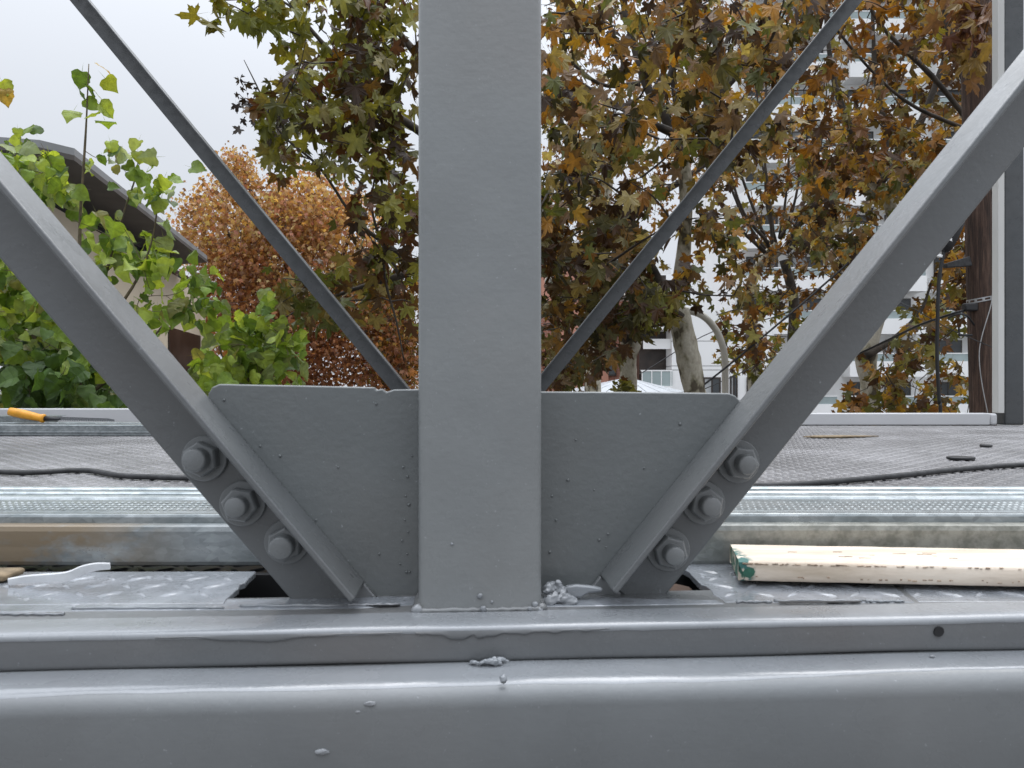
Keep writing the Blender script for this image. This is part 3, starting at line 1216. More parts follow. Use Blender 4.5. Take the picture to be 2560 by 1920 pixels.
MB().prism(endf, dirx * 0.0008).build('sawn_end', M_endmix, bd)
# splintered brown nicks along the arris
mb = MB()
for i in range(120):
    x = 0.004 + 0.38 * rb.random() ** 2.0
    L_ = rb.uniform(0.0004, 0.0018)
    r_w = rb.uniform(0.0001, 0.00028)
    p = FL + dirx * x + diry * 0.0006
    p.z = zt - 0.0022 + rb.uniform(-0.0005, 0.0005)
    mb.obox(p, dirx * L_, diry * 0.0012, EZ * r_w)
for i in range(80):
    x = 0.01 + 0.7 * rb.random()
    p = FL + dirx * x
    p.z = zb + 0.0035 + rb.uniform(-0.001, 0.001) + abs(rb.gauss(0, 0.0007))
    mb.obox(p, dirx * rb.uniform(0.0004, 0.0018), diry * 0.0005, EZ * rb.uniform(0.0002, 0.0006))
for i in range(12):
    x = 0.05 + 0.2 * rb.random()
    yy = rb.uniform(0.02, 0.05)
    p = FL + dirx * x + diry * yy
    p.z = zt + 0.0001
    mb.obox(p, (dirx + diry * rb.uniform(-.1, .1)) * rb.uniform(0.002, 0.008), diry * rb.uniform(0.0003, 0.0009), EZ * 0.00025)
mb.build('chipped_edge', M_arris, bd)['kind'] = 'stuff'
# green patch on the front face
mb = MB()
ring = [(1860, 1441), (1856, 1432), (1862, 1424), (1872, 1419), (1884, 1421), (1888, 1429), (1885, 1438), (1874, 1445)]
q = []
for x, y in ring:
    dd = (FL.y) / (1 - yw * (x - 1280) / F) - 0.0
    dd = (FL.y - yw * FL.x) / (1 - yw * (x - 1280) / F)
    q.append(P(x, y, dd - 0.0003))
mb.prism(q, (0, 0.0012, 0)).build('green_patch', M_endgreen, bd)
# packers under the board
o = MB().box(0.3, 0.33, 0.70, 0.74, ZP + 0.001, zb - 0.0005).build('board_packer', M_void, None)
tag(o, 'thin dark packer under the cream board', 'packer')
# ================================================================== THINGS ON THE DECK
def Dk(px, py, up=0.0):
    p = G(px, py, ZD + up)
    return p


cab = smooth_path([Dk(-500, 1165, .008), Dk(-200, 1172, .008), Dk(0, 1180, .008), Dk(90, 1181, .008), Dk(180, 1176, .008), Dk(235, 1178, .008), Dk(300, 1189, .008), Dk(400, 1193, .008), Dk(480, 1195, .008),
                   Dk(800, 1196, .008), Dk(1300, 1200, .008), Dk(1750, 1211, .008), Dk(1900, 1214, .008), Dk(1990, 1211, .008), Dk(2060, 1206, .008), Dk(2150, 1198, .008), Dk(2250, 1189, .008), Dk(2350, 1178, .008), Dk(2450, 1169, .008), Dk(2560, 1162, .008), Dk(2900, 1150, .008)], 6)
mb = MB().tube(cab, 0.0062, 10)
o = mb.build('cable', M_rubber, None, smooth=True)
tag(o, 'thick dirty black cable snaking across the chequer plate deck', 'cable')
# splinter
mb = MB()
a_ = Dk(2008, 1096)
b_ = Dk(2197, 1094)
q = [a_, a_.lerp(b_, 0.3) + Vector((0, -0.03, 0)), a_.lerp(b_, 0.7) + Vector((0, -0.02, 0)), b_, a_.lerp(b_, 0.6) + Vector((0, 0.05, 0)), a_.lerp(b_, 0.2) + Vector((0, 0.05, 0))]
for p in q: p.z += 0.008
o = mb.prism(q, (0, 0, -0.004)).build('wood_splinter', M_strip, None)
tag(o, 'thin brown wood splinter lying flat on the deck near the far rail', 'splinter')
# black ring
mb = MB()
c = Dk(2465, 1114, 0.006)
pp = [c + Vector((math.cos(a) * 0.0115 * 1.15, math.sin(a) * 0.018, 0)) for a in [2 * math.pi * k / 20 for k in range(21)]]
o = mb.tube(pp, 0.0045, 7, cap=False).build('rubber_ring', M_rubber, None, smooth=True)
tag(o, 'small black rubber ring on the deck near the right edge', 'ring')
mb = MB()
c = Dk(2402, 1148, 0.003)  # black disc added in place of a dark slot in the deck
ring = [c + Vector((math.cos(a) * 0.037, math.sin(a) * 0.030, 0)) for a in [2 * math.pi * k / 22 for k in range(22)]]
o = mb.prism(ring, (0, 0, 0.007)).build('slot_disc', M_black, None, bevel=0.002)
tag(o, 'flat black disc standing in for a dark deck slot between the cable and ring', 'slot disc')

# far studs with saw on top, left
yb = zy(1091, ZD)
def far_stud(y0, zt_, zb_, dep, lab, ribs, x1=-0.4):
    sct = [(y0 + 0.004, zb_), (y0, zb_ + 0.0008), (y0, zb_ + (zt_ - zb_) * 0.22), (y0 - 0.003, zb_ + (zt_ - zb_) * 0.28), (y0 - 0.003, zb_ + (zt_ - zb_) * 0.36), (y0, zb_ + (zt_ - zb_) * 0.4),
           (y0, zt_ - 0.002), (y0 + 0.002, zt_), (y0 + dep, zt_), (y0 + dep + 0.001, zb_)]
    return stud(sct, -3.4, x1, 0.0, 'metal_stud', M_galv_far, lab, 'galvanised studs lying under the yellow handled tool')
far_stud(yb, ZD + 0.046, ZD + 0.003, 0.09, 'grey galvanised stud lying on the deck under the yellow handled tool', 1)
far_stud(yb + 0.1, ZD + 0.05, ZD + 0.003, 0.07, 'galvanised stud behind the one under the yellow handled tool', 1)
# perforated bead lying on the studs
ztop = ZD + 0.0515
mb = MB()
xb0, xb1 = P(-300, 1050, 3.2).x, P(150, 1045, 3.2).x
mb.prism([(xb0, 3.215, ztop + 0.0), (xb1 - 0.02, 3.215, ztop + 0.0), (xb1, 3.215, ztop + 0.022), (xb0, 3.215, ztop + 0.022)], (0, 0.0015, 0))
mb.prism([(xb0, 3.2, ztop + 0.0225), (xb1 + 0.0, 3.2, ztop + 0.0225), (xb1 + 0.01, 3.23, ztop + 0.026), (xb0, 3.23, ztop + 0.026)], (0, 0, 0.0012))
o = mb.build('corner_bead', M_galv_far, None)
tag(o, 'perforated galvanised corner bead behind the yellow handle', 'corner bead')
# jab saw: yellow handle, long grey serrated blade
saw = empty('hand_saw', P(110, 1055, 3.16), 'long thin grey bladed hand tool with an orange-yellow handle on the far studs', 'hand saw')
h0, h1 = P(22, 1028, 3.16), P(112, 1047, 3.16)
axs = [h0.lerp(h1, t) for t in (0, 0.03, 0.15, 0.4, 0.7, 0.86, 0.93, 0.97, 1.0)]
MB().tube(axs, [0.009, 0.0165, 0.018, 0.0185, 0.0165, 0.0145, 0.0185, 0.0185, 0.012], 14).build('handle', M_yellow, saw, smooth=True)
b0, b1 = P(112, 1046, 3.16), P(288, 1051, 3.16)
MB().tube([b0, P(150, 1048, 3.16)], [0.011, 0.005], 10).build('ferrule', M_black, saw, smooth=True)
tip = [b0 + EZ * 0.009, P(270, 1046, 3.16), P(286, 1049, 3.16), P(285, 1054, 3.16)]
nt_ = 60
lo = []
for k in range(nt_ + 1):
    q = P(285, 1054, 3.16).lerp(b0 - EZ * 0.008, k / nt_)
    if k % 2: q = q + EZ * 0.0025
    lo.append(q)
bl = MB()
bl.prism(tip + lo[1:], (0, 0.0018, 0)).build('blade', M_blade, saw)

# ================================================================== FAR RAIL AND FAR TRUSS
YR = 3.86
rail = empty('low_rail', (1.3, YR, ZD), 'pale grey aluminium rail with white upright across the deck, right of the post', 'rail')
zr = -(1033 - 960) / F * YR
MB().box(-0.10, 2.405, YR, YR + 0.06, ZD + 0.002, zr).build('bottom_rail', M_rail, rail, bevel=0.006)
MB().box(2.405, 2.44, YR - 0.004, YR + 0.05, ZD + 0.002, zr - 0.001).build('rail_end', M_rail, rail, bevel=0.012, seg=4)
x_a, x_b = P(2487, 0, YR).x, P(2511, 0, YR).x
MB().box(x_a + 0.018, x_b + 0.002, YR + 0.002, YR + 0.052, zr + 0.0005, 2.45).build('upright', M_railw, rail, bevel=0.002)
rail2 = empty('low_rail', (-1.8, YR, ZD), 'grey aluminium rail on the far side of the deck behind the yellow handled tool', 'rail')
zr2 = -(1021.5 - 960) / F * YR
MB().box(-3.4, -0.25, YR, YR + 0.06, ZD + 0.002, zr2).build('bottom_rail', M_rail, rail2, bevel=0.006)

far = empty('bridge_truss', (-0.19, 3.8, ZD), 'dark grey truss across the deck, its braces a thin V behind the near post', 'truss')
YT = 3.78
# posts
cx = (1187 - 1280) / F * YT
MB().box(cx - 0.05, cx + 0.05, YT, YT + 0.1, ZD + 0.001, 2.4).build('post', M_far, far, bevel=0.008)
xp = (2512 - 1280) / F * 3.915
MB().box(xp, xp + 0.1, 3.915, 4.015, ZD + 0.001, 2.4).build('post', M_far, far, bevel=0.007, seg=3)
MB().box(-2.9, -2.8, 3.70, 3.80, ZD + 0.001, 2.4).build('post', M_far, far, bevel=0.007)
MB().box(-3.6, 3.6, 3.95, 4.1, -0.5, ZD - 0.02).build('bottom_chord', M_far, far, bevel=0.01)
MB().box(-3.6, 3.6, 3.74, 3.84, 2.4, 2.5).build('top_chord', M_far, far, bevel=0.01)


def far_brace(p_up0, p_dn0, p_up1, p_dn1):
    """edges given in the picture: upper/left edge and lower/right edge"""
    A0, A1 = P(*p_up0, YT), P(*p_dn0, YT)
    B0, B1 = P(*p_up1, YT), P(*p_dn1, YT)
    u = (A0 - A1).normalized()
    t = 0.006
    off = (B1 - A1)
    off = off - u * off.dot(u)
    wd = off.length
    v = off.normalized()
    n_ = Vector((0, -1, 0))
    sec = [(0, 0), (wd, 0), (wd, -t), (t, -t), (t, -wd), (0, -wd)]
    L_ = 5.0
    # stop at the top chord and at the node
    s_hi = (2.45 - A1.z) / u.z
    s_lo = (-0.30 - A1.z) / u.z
    vs = [A1 + u * s_lo + v * a - n_ * b for a, b in sec] + [A1 + u * s_hi + v * a - n_ * b for a, b in sec]
    n = 6
    MB().add(vs, [tuple(range(n))[::-1], tuple(range(n, 2 * n))] + [(i, (i + 1) % n, (i + 1) % n + n, i + n) for i in range(n)]).build('diagonal_brace', M_far, far, bevel=0.0015)


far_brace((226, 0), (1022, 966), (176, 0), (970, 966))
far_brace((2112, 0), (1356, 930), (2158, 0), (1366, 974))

# ================================================================== UTILITY POLE
pole = empty('utility_pole', (P(2457, 0, 6).x, 6, GZ), 'dark weathered timber utility pole with a perforated strap beside the white upright', 'utility pole')
pb, pt = P(2457, 1033, 6.0), P(2444, 120, 6.0)
ud = (pt - pb) / (pt.z - pb.z)
pp, rr = [], []
for k in range(30):
    z = GZ + (6.5 - GZ) * k / 29
    pp.append(pb + ud * (z - pb.z))
    rr.append(0.108 - (z - pb.z) * -0.004 if z < 0 else 0.098 + z * 0.008)
for k in range(30):
    z = pp[k].z
    rr[k] = 0.093 if z < 0 else 0.093 + min(z, 3) * 0.010
mb = MB().tube(pp, rr, 20)
mb.build('shaft', M_pole, pole, smooth=True)
# perforated strap
sc_ = P(2455, 752, 6.0)
mb = MB()
for k in range(36):
    a = 2 * math.pi * k / 36
    a2 = 2 * math.pi * (k + 1) / 36
    r_ = 0.103
    tilt = 0.02
    for (z0, z1) in ((0.018, 0.027), (-0.006, 0.003)):
        q = []
        for aa, zz in ((a, z0), (a2, z0), (a2, z1), (a, z1)):
            q.append(sc_ + Vector((math.cos(aa) * r_, math.sin(aa) * r_, zz + tilt * math.cos(aa))))
        mb.prism(q, Vector((math.cos(a), math.sin(a), 0)) * 0.003)
    if k % 3 == 0:
        q = []
        for aa, zz in ((a, 0.003), (a2, 0.003), (a2, 0.018), (a, 0.018)):
            q.append(sc_ + Vector((math.cos(aa) * r_, math.sin(aa) * r_, zz + tilt * math.cos(aa))))
        mb.prism(q, Vector((math.cos(a), math.sin(a), 0)) * 0.003)
mb.build('strap', M_strap, pole)
MB().obox(P(2425, 768, 5.95), Vector((0.05, 0, 0)), Vector((0, 0.03, 0)), Vector((0, 0, 0.03))).build('clamp', M_black, pole, bevel=0.01)
MB().prism([P(x, y, 5.93) for x, y in ((2366, 658), (2425, 640), (2432, 664), (2368, 668))], (0, 0.06, 0)).build('bracket', M_rubber, pole, bevel=0.004)
MB().tube([P(2430, 838, 5.95), P(2398, 838, 5.95), P(2397, 818, 5.95)], 0.009, 8).build('hook', M_black, pole)
MB().tube(smooth_path([P(2482, 715, 5.88), P(2478, 760, 5.88), P(2455, 840, 5.88), P(2448, 890, 5.88), P(2455, 960, 5.88), P(2475, 1060, 5.88)], 6), 0.0035, 6).build('tie_wire', M_strap, pole)
# hanging cable with splice fitting
drop = empty('drop_cable', P(2350, 1030, 5.8), 'black drop cable with a taped splice hanging just left of the utility pole', 'cable')
MB().tube(smooth_path([P(2400, 470, 5.8), P(2385, 540, 5.8), P(2362, 620, 5.8), P(2348, 700, 5.8), P(2344, 800, 5.8), P(2343, 900, 5.8), P(2348, 1000, 5.8), P(2352, 1100, 5.8), P(2352, 1900, 5.8)], 6), 0.0135, 9).build('conductor', M_black, drop, smooth=True)
MB().tube([P(2392, 520, 5.8), P(2388, 560, 5.8), P(2376, 590, 5.8), P(2368, 610, 5.8), P(2360, 628, 5.8)], [0.04, 0.062, 0.058, 0.05, 0.03], 12).build('splice', M_black, drop, smooth=True)
MB().tube([P(2366, 598, 5.8), P(2364, 604, 5.8)], 0.056, 14).build('tape_band', M_white, drop)
MB().tube([P(2350, 637, 5.8), P(2348, 643, 5.8)], 0.02, 12).build('tape_band', M_white, drop)


def wire(pts, r, label, grp='thin wires strung among the trees'):
    o_ = MB().tube(smooth_path(pts, 8), r, 5).build('wire', M_black, None)
    tag(o_, label, 'wire', grp)


wire([P(2427, 772, 5.95), P(2380, 785, 6.0), P(2300, 812, 6.4), P(2230, 845, 6.9), P(2110, 900, 7.6), P(1900, 985, 9.0)], 0.011, 'thick dark wire sagging leftwards from the clamp on the utility pole')
wire([P(2435, 812, 5.95), P(2418, 790, 5.9), P(2395, 785, 5.9), P(2370, 795, 5.95)], 0.008, 'short dark wire looping from the pole below its clamp')
wire([P(2200, 735, 6.2), P(2280, 770, 6.0), P(2370, 820, 5.9), P(2480, 868, 5.8)], 0.0035, 'thin pale wire crossing in front of the utility pole')
wire([P(1730, 985, 8.4), P(1850, 890, 8.3), P(2050, 720, 8.2), P(2300, 500, 8.0), P(2600, 250, 8.0)], 0.011, 'dark wire rising to the right behind the near right brace')
wire([P(1700, 1000, 9.5), P(1960, 880, 9.3), P(2300, 690, 9.0)], 0.006, 'thinner dark wire rising right below the lamp post bend')
wire([P(1600, 935, 11), P(1780, 830, 11), P(1990, 770, 11), P(2300, 560, 11)], 0.007, 'thin wire passing behind the pale plane trunk')

# street lamp with swept arm
lamp = empty('street_lamp', (P(1813, 0, 9.3).x, 9.3, GZ), 'pale street lamp with a curved arm sweeping left behind the plane trunk', 'street lamp')
pth = [P(1815, 1990, 9.3), P(1814, 1300, 9.3), P(1813, 985, 9.3), P(1812, 900, 9.3), P(1805, 860, 9.3), P(1788, 822, 9.3), P(1757, 790, 9.3), P(1715, 775, 9.3), P(1600, 750, 9.3), P(1500, 731, 9.3), P(1430, 716, 9.3)]
MB().tube(smooth_path(pth, 6), 0.042, 12).build('pole', M_lamp, lamp, smooth=True)
MB().tube([P(1435, 717, 9.3), P(1420, 712, 9.3), P(1390, 706, 9.3), P(1368, 702, 9.3), P(1362, 700, 9.3)], [0.05, 0.07, 0.09, 0.06, 0.02], 12).build('lamp_head', M_lamp, lamp, smooth=True)

# ================================================================== BUILDINGS
# --- left house: cream wall running away from us under a deep roof
house = empty('house', (-6.5, 12, GZ), 'cream rendered building with deep grey roof overhang behind the green tree', 'building')
dn = Vector((0.1885, -1, 0)).normalized()       # towards us along the wall
wl = Vector((-dn.y, dn.x, 0))                   # out of the wall, to the right
if wl.x < 0: wl = -wl
farc = Vector((-6.43, 16.0, 0))
nearc = farc + dn * 8.2
TH = -wl * 0.3


def wallbox(a0, a1, z0, z1, name, mat, out_=0.0, th=0.3, parent=house, **k):
    p = farc + dn * a0 + wl * out_
    q = farc + dn * a1 + wl * out_
    pts = [p + EZ * z0, q + EZ * z0, q - wl * th + EZ * z0, p - wl * th + EZ * z0]
    return MB().prism(pts, EZ * (z1 - z0)).build(name, mat, parent, **k)


wallbox(0.25, 8.2, 0.42 + 0.86, 1.93, 'wall', M_cream_wall)
wallbox(0.25, 8.2, GZ, 1.2795, 'wall', M_cream_wall)
wallbox(0.0, 0.2497, GZ, 1.93, 'corner_column', M_cream_wall, 0.06, 0.36, bevel=0.08, seg=4)
wallbox(0.0, 8.2, 1.9303, 2.10, 'clerestory', M_glass, -0.08, 0.2)
for k in range(7):
    wallbox(0.3 + k * 1.3, 0.36 + k * 1.3, 1.9305, 2.0995, 'mullion', M_black, -0.05, 0.06)
wallbox(0.35, 2.9, -0.35, 0.98, 'dark_opening', M_brownwall, 0.02, 0.1)
wallbox(5.5, 6.2, -2.4, 0.35, 'dark_opening', M_brownwall, 0.02, 0.1)
wallbox(5.3, 5.48, -2.4, 0.5, 'white_post', M_white, 0.1, 0.15)
wallbox(4.95, 5.2, -2.4, 0.5, 'white_post', M_white, 0.1, 0.15)
# roof: soffit slab sloping up outward, with thin pale fascia
e_far = P(518, 658, 13.9)
e_near = P(186, 403, 7.56)
back = -wl * 5.0
r0 = farc + EZ * 2.10 - dn * 0.6
r1 = farc + dn * 9.6 + EZ * 2.10
eN2 = P(125, 400, 7.3)
sof = [e_far, e_near, eN2 + Vector((-0.1, 0, 0.0)), r1 + back, r0 + back]
zs = 2.12
sof = [Vector((p.x, p.y, zs + (0.08 if i < 3 else 0.0))) for i, p in enumerate(sof)]
MB().prism(sof, EZ * 0.05).build('soffit', M_soffit, house)
top = [p + EZ * 0.0505 for p in sof]
MB().prism(top, EZ * 0.07).build('roof', M_roofed, house)

# --- white tower
tower = empty('apartment_tower', (24, 54, GZ), 'white high-rise apartment building with glass-railed balconies behind the plane trees', 'building')
YB = 52
xl, xr = P(1852, 0, YB).x, P(2560, 0, YB).x
MB().box(xl, xr, YB + 1.4, YB + 14, GZ, 32).build('wall', M_white, tower)
first = True
balc_src = []


def balcony(xa, xb, zrail, protr=1.3):
    b_ = MB()
    b_.box(xa, xb, YB, YB + 0.14, zrail - 1.6, zrail - 0.55)
    b_.box(xa, xb, YB + 0.141, YB + 1.399, zrail - 1.6, zrail - 1.42)
    b_.box(xa, xa + 0.14, YB + 0.1411, YB + 1.399, zrail - 1.419, zrail - 0.55)
    b_.box(xb - 0.14, xb, YB + 0.1411, YB + 1.399, zrail - 1.419, zrail - 0.55)
    r = b_.build('balcony', M_white, tower)
    MB().box(xa + 0.05, xb - 0.05, YB + 0.05, YB + 0.08, zrail - 0.549, zrail - 0.05).build('glass_panel', M_rglass, r)
    rb_ = MB().box(xa, xb, YB + 0.03, YB + 0.1, zrail - 0.049, zrail + 0.02)
    n_ = int((xb - xa) / 1.3)
    for k in range(n_ + 1):
        x = xa + (xb - xa - 0.06) * k / n_
        rb_.box(x, x + 0.05, YB + 0.0805, YB + 0.12, zrail - 0.549, zrail - 0.0495)
    rb_.build('handrail', M_white, r)


def cpy(o, parent, dx=0, dy=0, dz=0):
    c_ = o.copy()
    C.objects.link(c_)
    c_.parent = parent
    c_.location = o.location + Vector((dx, dy, dz)) if parent == o.parent else o.location.copy()
    for ch in list(o.children):
        g = ch.copy()
        C.objects.link(g)
        g.parent = c_
    return c_


bays = [(xl + 0.3, xl + 6.6), (xl + 7.4, xl + 12.6), (xl + 13.4, xr - 0.2)]
for (xa, xb) in bays:
    balcony(xa, xb, 2.09)
bl0 = [o for o in tower.children if o.name.startswith('balcony')]
for b_ in bl0:
    for k in range(-1, 10):
        if k == 0: continue
        cpy(b_, tower, dz=2.9 * k)


def window(x0, x1, z0, z1, y, parent, glass=M_curtain):
    t = 0.07
    fb = MB().box(x0, x0 + t, y - 0.04, y + 0.02, z0, z1).box(x1 - t, x1, y - 0.04, y + 0.02, z0, z1)
    fb.box(x0 + t, x1 - t, y - 0.04, y + 0.02, z0, z0 + t).box(x0 + t, x1 - t, y - 0.04, y + 0.02, z1 - t, z1)
    xm = (x0 + x1) / 2
    fb.box(xm - t / 2, xm + t / 2, y - 0.035, y + 0.02, z0 + t, z1 - t)
    w_ = fb.build('window', M_brownwall, parent)
    MB().box(x0 + t, xm - t / 2, y - 0.02, y + 0.01, z0 + t, z1 - t).build('pane', glass, w_)
    MB().box(xm + t / 2, x1 - t, y - 0.02, y + 0.01, z0 + t, z1 - t).build('pane', M_glass, w_)
    return w_


rw = random.Random(5)
ws = []
for (xa, xb) in bays:
    n_ = 2
    for k in range(n_):
        wA = xa + (xb - xa) * (k + 0.15) / n_
        ws.append(window(wA, wA + (xb - xa) / n_ * 0.7, 2.09 - 4.3, 2.09 - 1.95, YB + 1.375, tower, M_curtain if k else M_glass))
for w_ in ws:
    for k in range(0, 10):
        if k == 0: continue
        cpy(w_, tower, dz=2.9 * k)

# --- middle white block
mid = empty('apartment_block', (10, 36, GZ), 'low white block with horizontal grooves and a corner balcony behind the curved lamp post', 'building')
YM = 34
mx0, mx1 = P(1680, 0, YM).x, P(1935, 0, YM).x
grooves = [GZ, -1.6, -0.72, 0.62, 0.80, 1.9, 3.2]
for a_, b_ in zip(grooves[:-1], grooves[1:]):
    MB().box(mx0, mx1, YM, YM + 8, a_ + 0.015, b_ - 0.015).build('wall_panel', M_white, mid)
MB().box(mx0 + 0.05, mx1 - 0.05, YM + 0.05, YM + 7.9, GZ, 3.15).build('wall', M_roofed, mid)
window(P(1757, 0, YM).x, P(1801, 0, YM).x, -1.5, (960 - 943) / F * YM, YM - 0.04, mid)
window(P(1824, 0, YM).x, P(1843, 0, YM).x, -0.6, (960 - 940) / F * YM, YM - 0.04, mid)
window(P(1866, 0, YM).x, P(1900, 0, YM).x, -1.5, (960 - 943) / F * YM, YM - 0.04, mid)
# recessed corner with balconies
bx0, bx1 = P(1610, 0, YM).x, mx0
MB().box(bx0, bx1 - 0.003, YM + 1.3, YM + 8, GZ, 5.0).build('wall', M_brownwall, mid)
for zt_ in (0.66, 4.0, -2.3):
    b2 = MB().box(bx0 - 0.15, bx1 - 0.004, YM - 0.15, YM + 0.0, zt_ - 0.85 - 0.75, zt_ - 0.75)
    b2.box(bx0 - 0.15, bx1 - 0.004, YM + 0.001, YM + 1.29, zt_ - 1.6, zt_ - 1.45)
    r = b2.build('balcony', M_white, mid)
    MB().box(bx0 - 0.1, bx1 - 0.01, YM - 0.1, YM - 0.06, zt_ - 0.749, zt_ - 0.1).build('glass_panel', M_rglass, r)
    hb = MB().box(bx0 - 0.15, bx1 - 0.006, YM - 0.12, YM - 0.04, zt_ - 0.099, zt_ - 0.04)
    for k in range(4):
        xx = bx0 - 0.12 + (bx1 - bx0 + 0.03) * k / 3
        hb.box(xx, xx + 0.04, YM - 0.13, YM - 0.101, zt_ - 0.749, zt_ - 0.0995)
    hb.build('handrail', M_white, r)
    MB().box(bx0 + 0.0, bx1 - 0.01, YM + 0.2, YM + 0.24, zt_ + 0.9, zt_ + 1.35).build('awning', M_white, r)

# --- brick building
brick = empty('brick_building', (4, 39, GZ), 'red brick building with salmon rendered bands behind the pale lamp arm', 'building')
YK = 38
kx0, kx1 = P(1120, 0, YK).x, P(1622, 0, YK).x
MB().box(kx0, kx1, YK, YK + 9, GZ, 4.1).build('wall', M_brick, brick)
MB().box(kx0 - 0.1, kx1 - 1.6, YK - 0.1, YK + 8.9, 4.101, 6.0).build('salmon_wall', M_salmon, brick)
MB().box(kx0 - 0.3, kx1 - 1.3, YK - 0.3, YK + 9, 6.001, 6.25).build('cornice', M_white, brick)
for px in (1400, 1475, 1560):
    x = P(px, 0, YK).x
    MB().box(x, x + 0.9, YK - 0.09, YK + 0.01, GZ, 4.098).build('pilaster', M_salmon, brick)
for px, zz in ((1430, 0.4), (1430, 2.9), (1500, 0.4), (1500, 2.9), (1585, 2.9)):
    x = P(px, 0, YK).x
    window(x, x + 0.8, zz, zz + 1.2, YK - 0.03, brick)
for zz in (-0.1, -0.28, -0.46):
    pass

# --- grey panelled kiosk roof
kio = empty('kiosk', (P(1560, 0, 20).x, 21.5, GZ), 'kiosk with a low grey panelled pyramid roof just above the gusset plate', 'kiosk')
ap = P(1568, 946, 21.5)
cs = [P(1440, 985, 19.5), P(1690, 985, 19.5), P(1710, 985, 23.5), P(1400, 985, 23.5)]
zc = cs[0].z
for c in cs: c.z = zc
for i in range(4):
    a_, b_ = cs[i], cs[(i + 1) % 4]
    npan = 7
    for k in range(npan):
        q0, q1 = a_.lerp(b_, (k + 0.04) / npan), a_.lerp(b_, (k + 0.96) / npan)
        t0, t1 = ap.lerp(q0, 0.06), ap.lerp(q1, 0.06)
        MB().prism([q0, q1, t1, t0], (0, 0, 0.03)).build('roof_panel', M_groof, kio)
x0_, x1_ = cs[0].x + 0.3, cs[1].x - 0.3
MB().box(x0_, x1_, 19.8, 23.2, GZ, zc - 0.02).build('wall', M_cream_wall, kio)

# ================================================================== TREES
def outline_plane(curl, seed):
    """five-lobed, toothed leaf as a fan; y = tip direction"""
    r = random.Random(seed)
    lob = [(-118, 0.62), (-58, 0.88), (0, 1.0), (58, 0.88), (118, 0.62)]
    pts = [(0.0, -0.06)]
    ang = []
    for i, (a, L) in enumerate(lob):
        L *= r.uniform(0.85, 1.08)
        a += r.uniform(-6, 6)
        sh = 17
        ang.append((a - sh * 1.15, L * 0.60))
        ang.append((a - sh * 0.95, L * 0.74))
        ang.append((a - sh * 0.42, L * 0.76))
        ang.append((a, L))
        ang.append((a + sh * 0.42, L * 0.76))
        ang.append((a + sh * 0.95, L * 0.74))
        ang.append((a + sh * 1.15, L * 0.60))
        if i < 4:
            ang.append(((a + lob[i + 1][0]) / 2, 0.40 * r.uniform(0.85, 1.1)))
    ang.sort(key=lambda t: t[0])
    V_ = [(0, 0.0, 0)]
    V_.append((0.0, -0.05, 0))
    for a, L in ang:
        g = math.radians(a)
        V_.append((math.sin(g) * L, math.cos(g) * L + 0.02, 0))
    V_ = np.array(V_)
    V_[:, :2] *= 0.5
    V_[:, 1] += 0.12
    n_ = len(V_) - 1
    Fc_ = np.array([(0, 1 + (k + 1) % n_, 1 + k) for k in range(n_)])
    # shape: folded, drooping, curled
    x, y = V_[:, 0], V_[:, 1]
    rr = np.hypot(x, y - 0.12)
    th = np.arctan2(x, y)
    V_[:, 2] = -curl * rr ** 2 * 1.5 + 0.24 * np.abs(x) * r.uniform(-1, 2) + 0.06 * curl * np.sin(th * 5 + r.uniform(0, 6)) * rr * 3
    V_[:, 2] += r.uniform(-0.5, 0.5) * curl * x * y * 2
    s_ = 1 - 0.25 * curl * rr
    V_[:, 0] *= s_
    V_[:, 1] *= s_
    # vein rays a touch lighter
    vc = np.ones(len(V_))
    vc[0] = 1.22
    vc[1] = 1.2
    # petiole: thin strip
    b = len(V_)
    V_ = np.vstack([V_, [(-0.006, 0.10, 0.0), (0.006, 0.10, 0.0), (0.0, -0.28, 0.05)]])
    Fc_ = np.vstack([Fc_, [(b, b + 1, b + 2)]])
    vc = np.append(vc, [0.8, 0.8, 0.7])
    return V_, Fc_, vc


def outline_heart(curl, seed):
    r = random.Random(seed)
    prof = [(0, -0.02), (0.2, -0.10), (0.36, -0.04), (0.45, 0.10), (0.46, 0.24), (0.42, 0.38), (0.36, 0.50), (0.25, 0.64), (0.12, 0.78), (0, 0.93)]
    R_ = [(x * r.uniform(0.93, 1.06) + (0.014 if i % 2 else -0.01) * (x > 0), y) for i, (x, y) in enumerate(prof)]
    L_ = [(-x * r.uniform(0.93, 1.06), y) for x, y in R_[1:-1]][::-1]
    Lf = [(-x * r.uniform(0.93, 1.06), y) for x, y in R_]
    n_ = len(R_)
    mid_ = [(0.0, max(y, 0.0)) for x, y in prof]
    V_ = np.array([(x, y, 0) for x, y in mid_ + R_ + Lf], float)
    Fc_ = []
    for k in range(n_ - 1):
        m0, m1, a0, a1, b0, b1 = k, k + 1, n_ + k, n_ + k + 1, 2 * n_ + k, 2 * n_ + k + 1
        Fc_ += [(m0, a0, a1), (m0, a1, m1), (m0, b1, b0), (m0, m1, b1)]
    Fc_ = np.array(Fc_)
    x, y = V_[:, 0], V_[:, 1]
    V_[:, 2] = np.abs(x) * r.uniform(0.1, 0.55) - curl * (y - 0.3) ** 2 - curl * 0.8 * x ** 2 + 0.05 * np.sin(y * 14 + r.uniform(0, 6)) * np.abs(x) * 2
    vc = np.ones(len(V_))
    vc[:n_] = 1.2
    b = len(V_)
    V_ = np.vstack([V_, [(-0.012, 0.02, 0.0), (0.012, 0.02, 0.0), (0.0, -0.5, 0.08)]])
    Fc_ = np.vstack([Fc_, [(b, b + 1, b + 2)]])
    vc = np.append(vc, [1.0, 1.0, 0.9])
    return V_, Fc_, vc


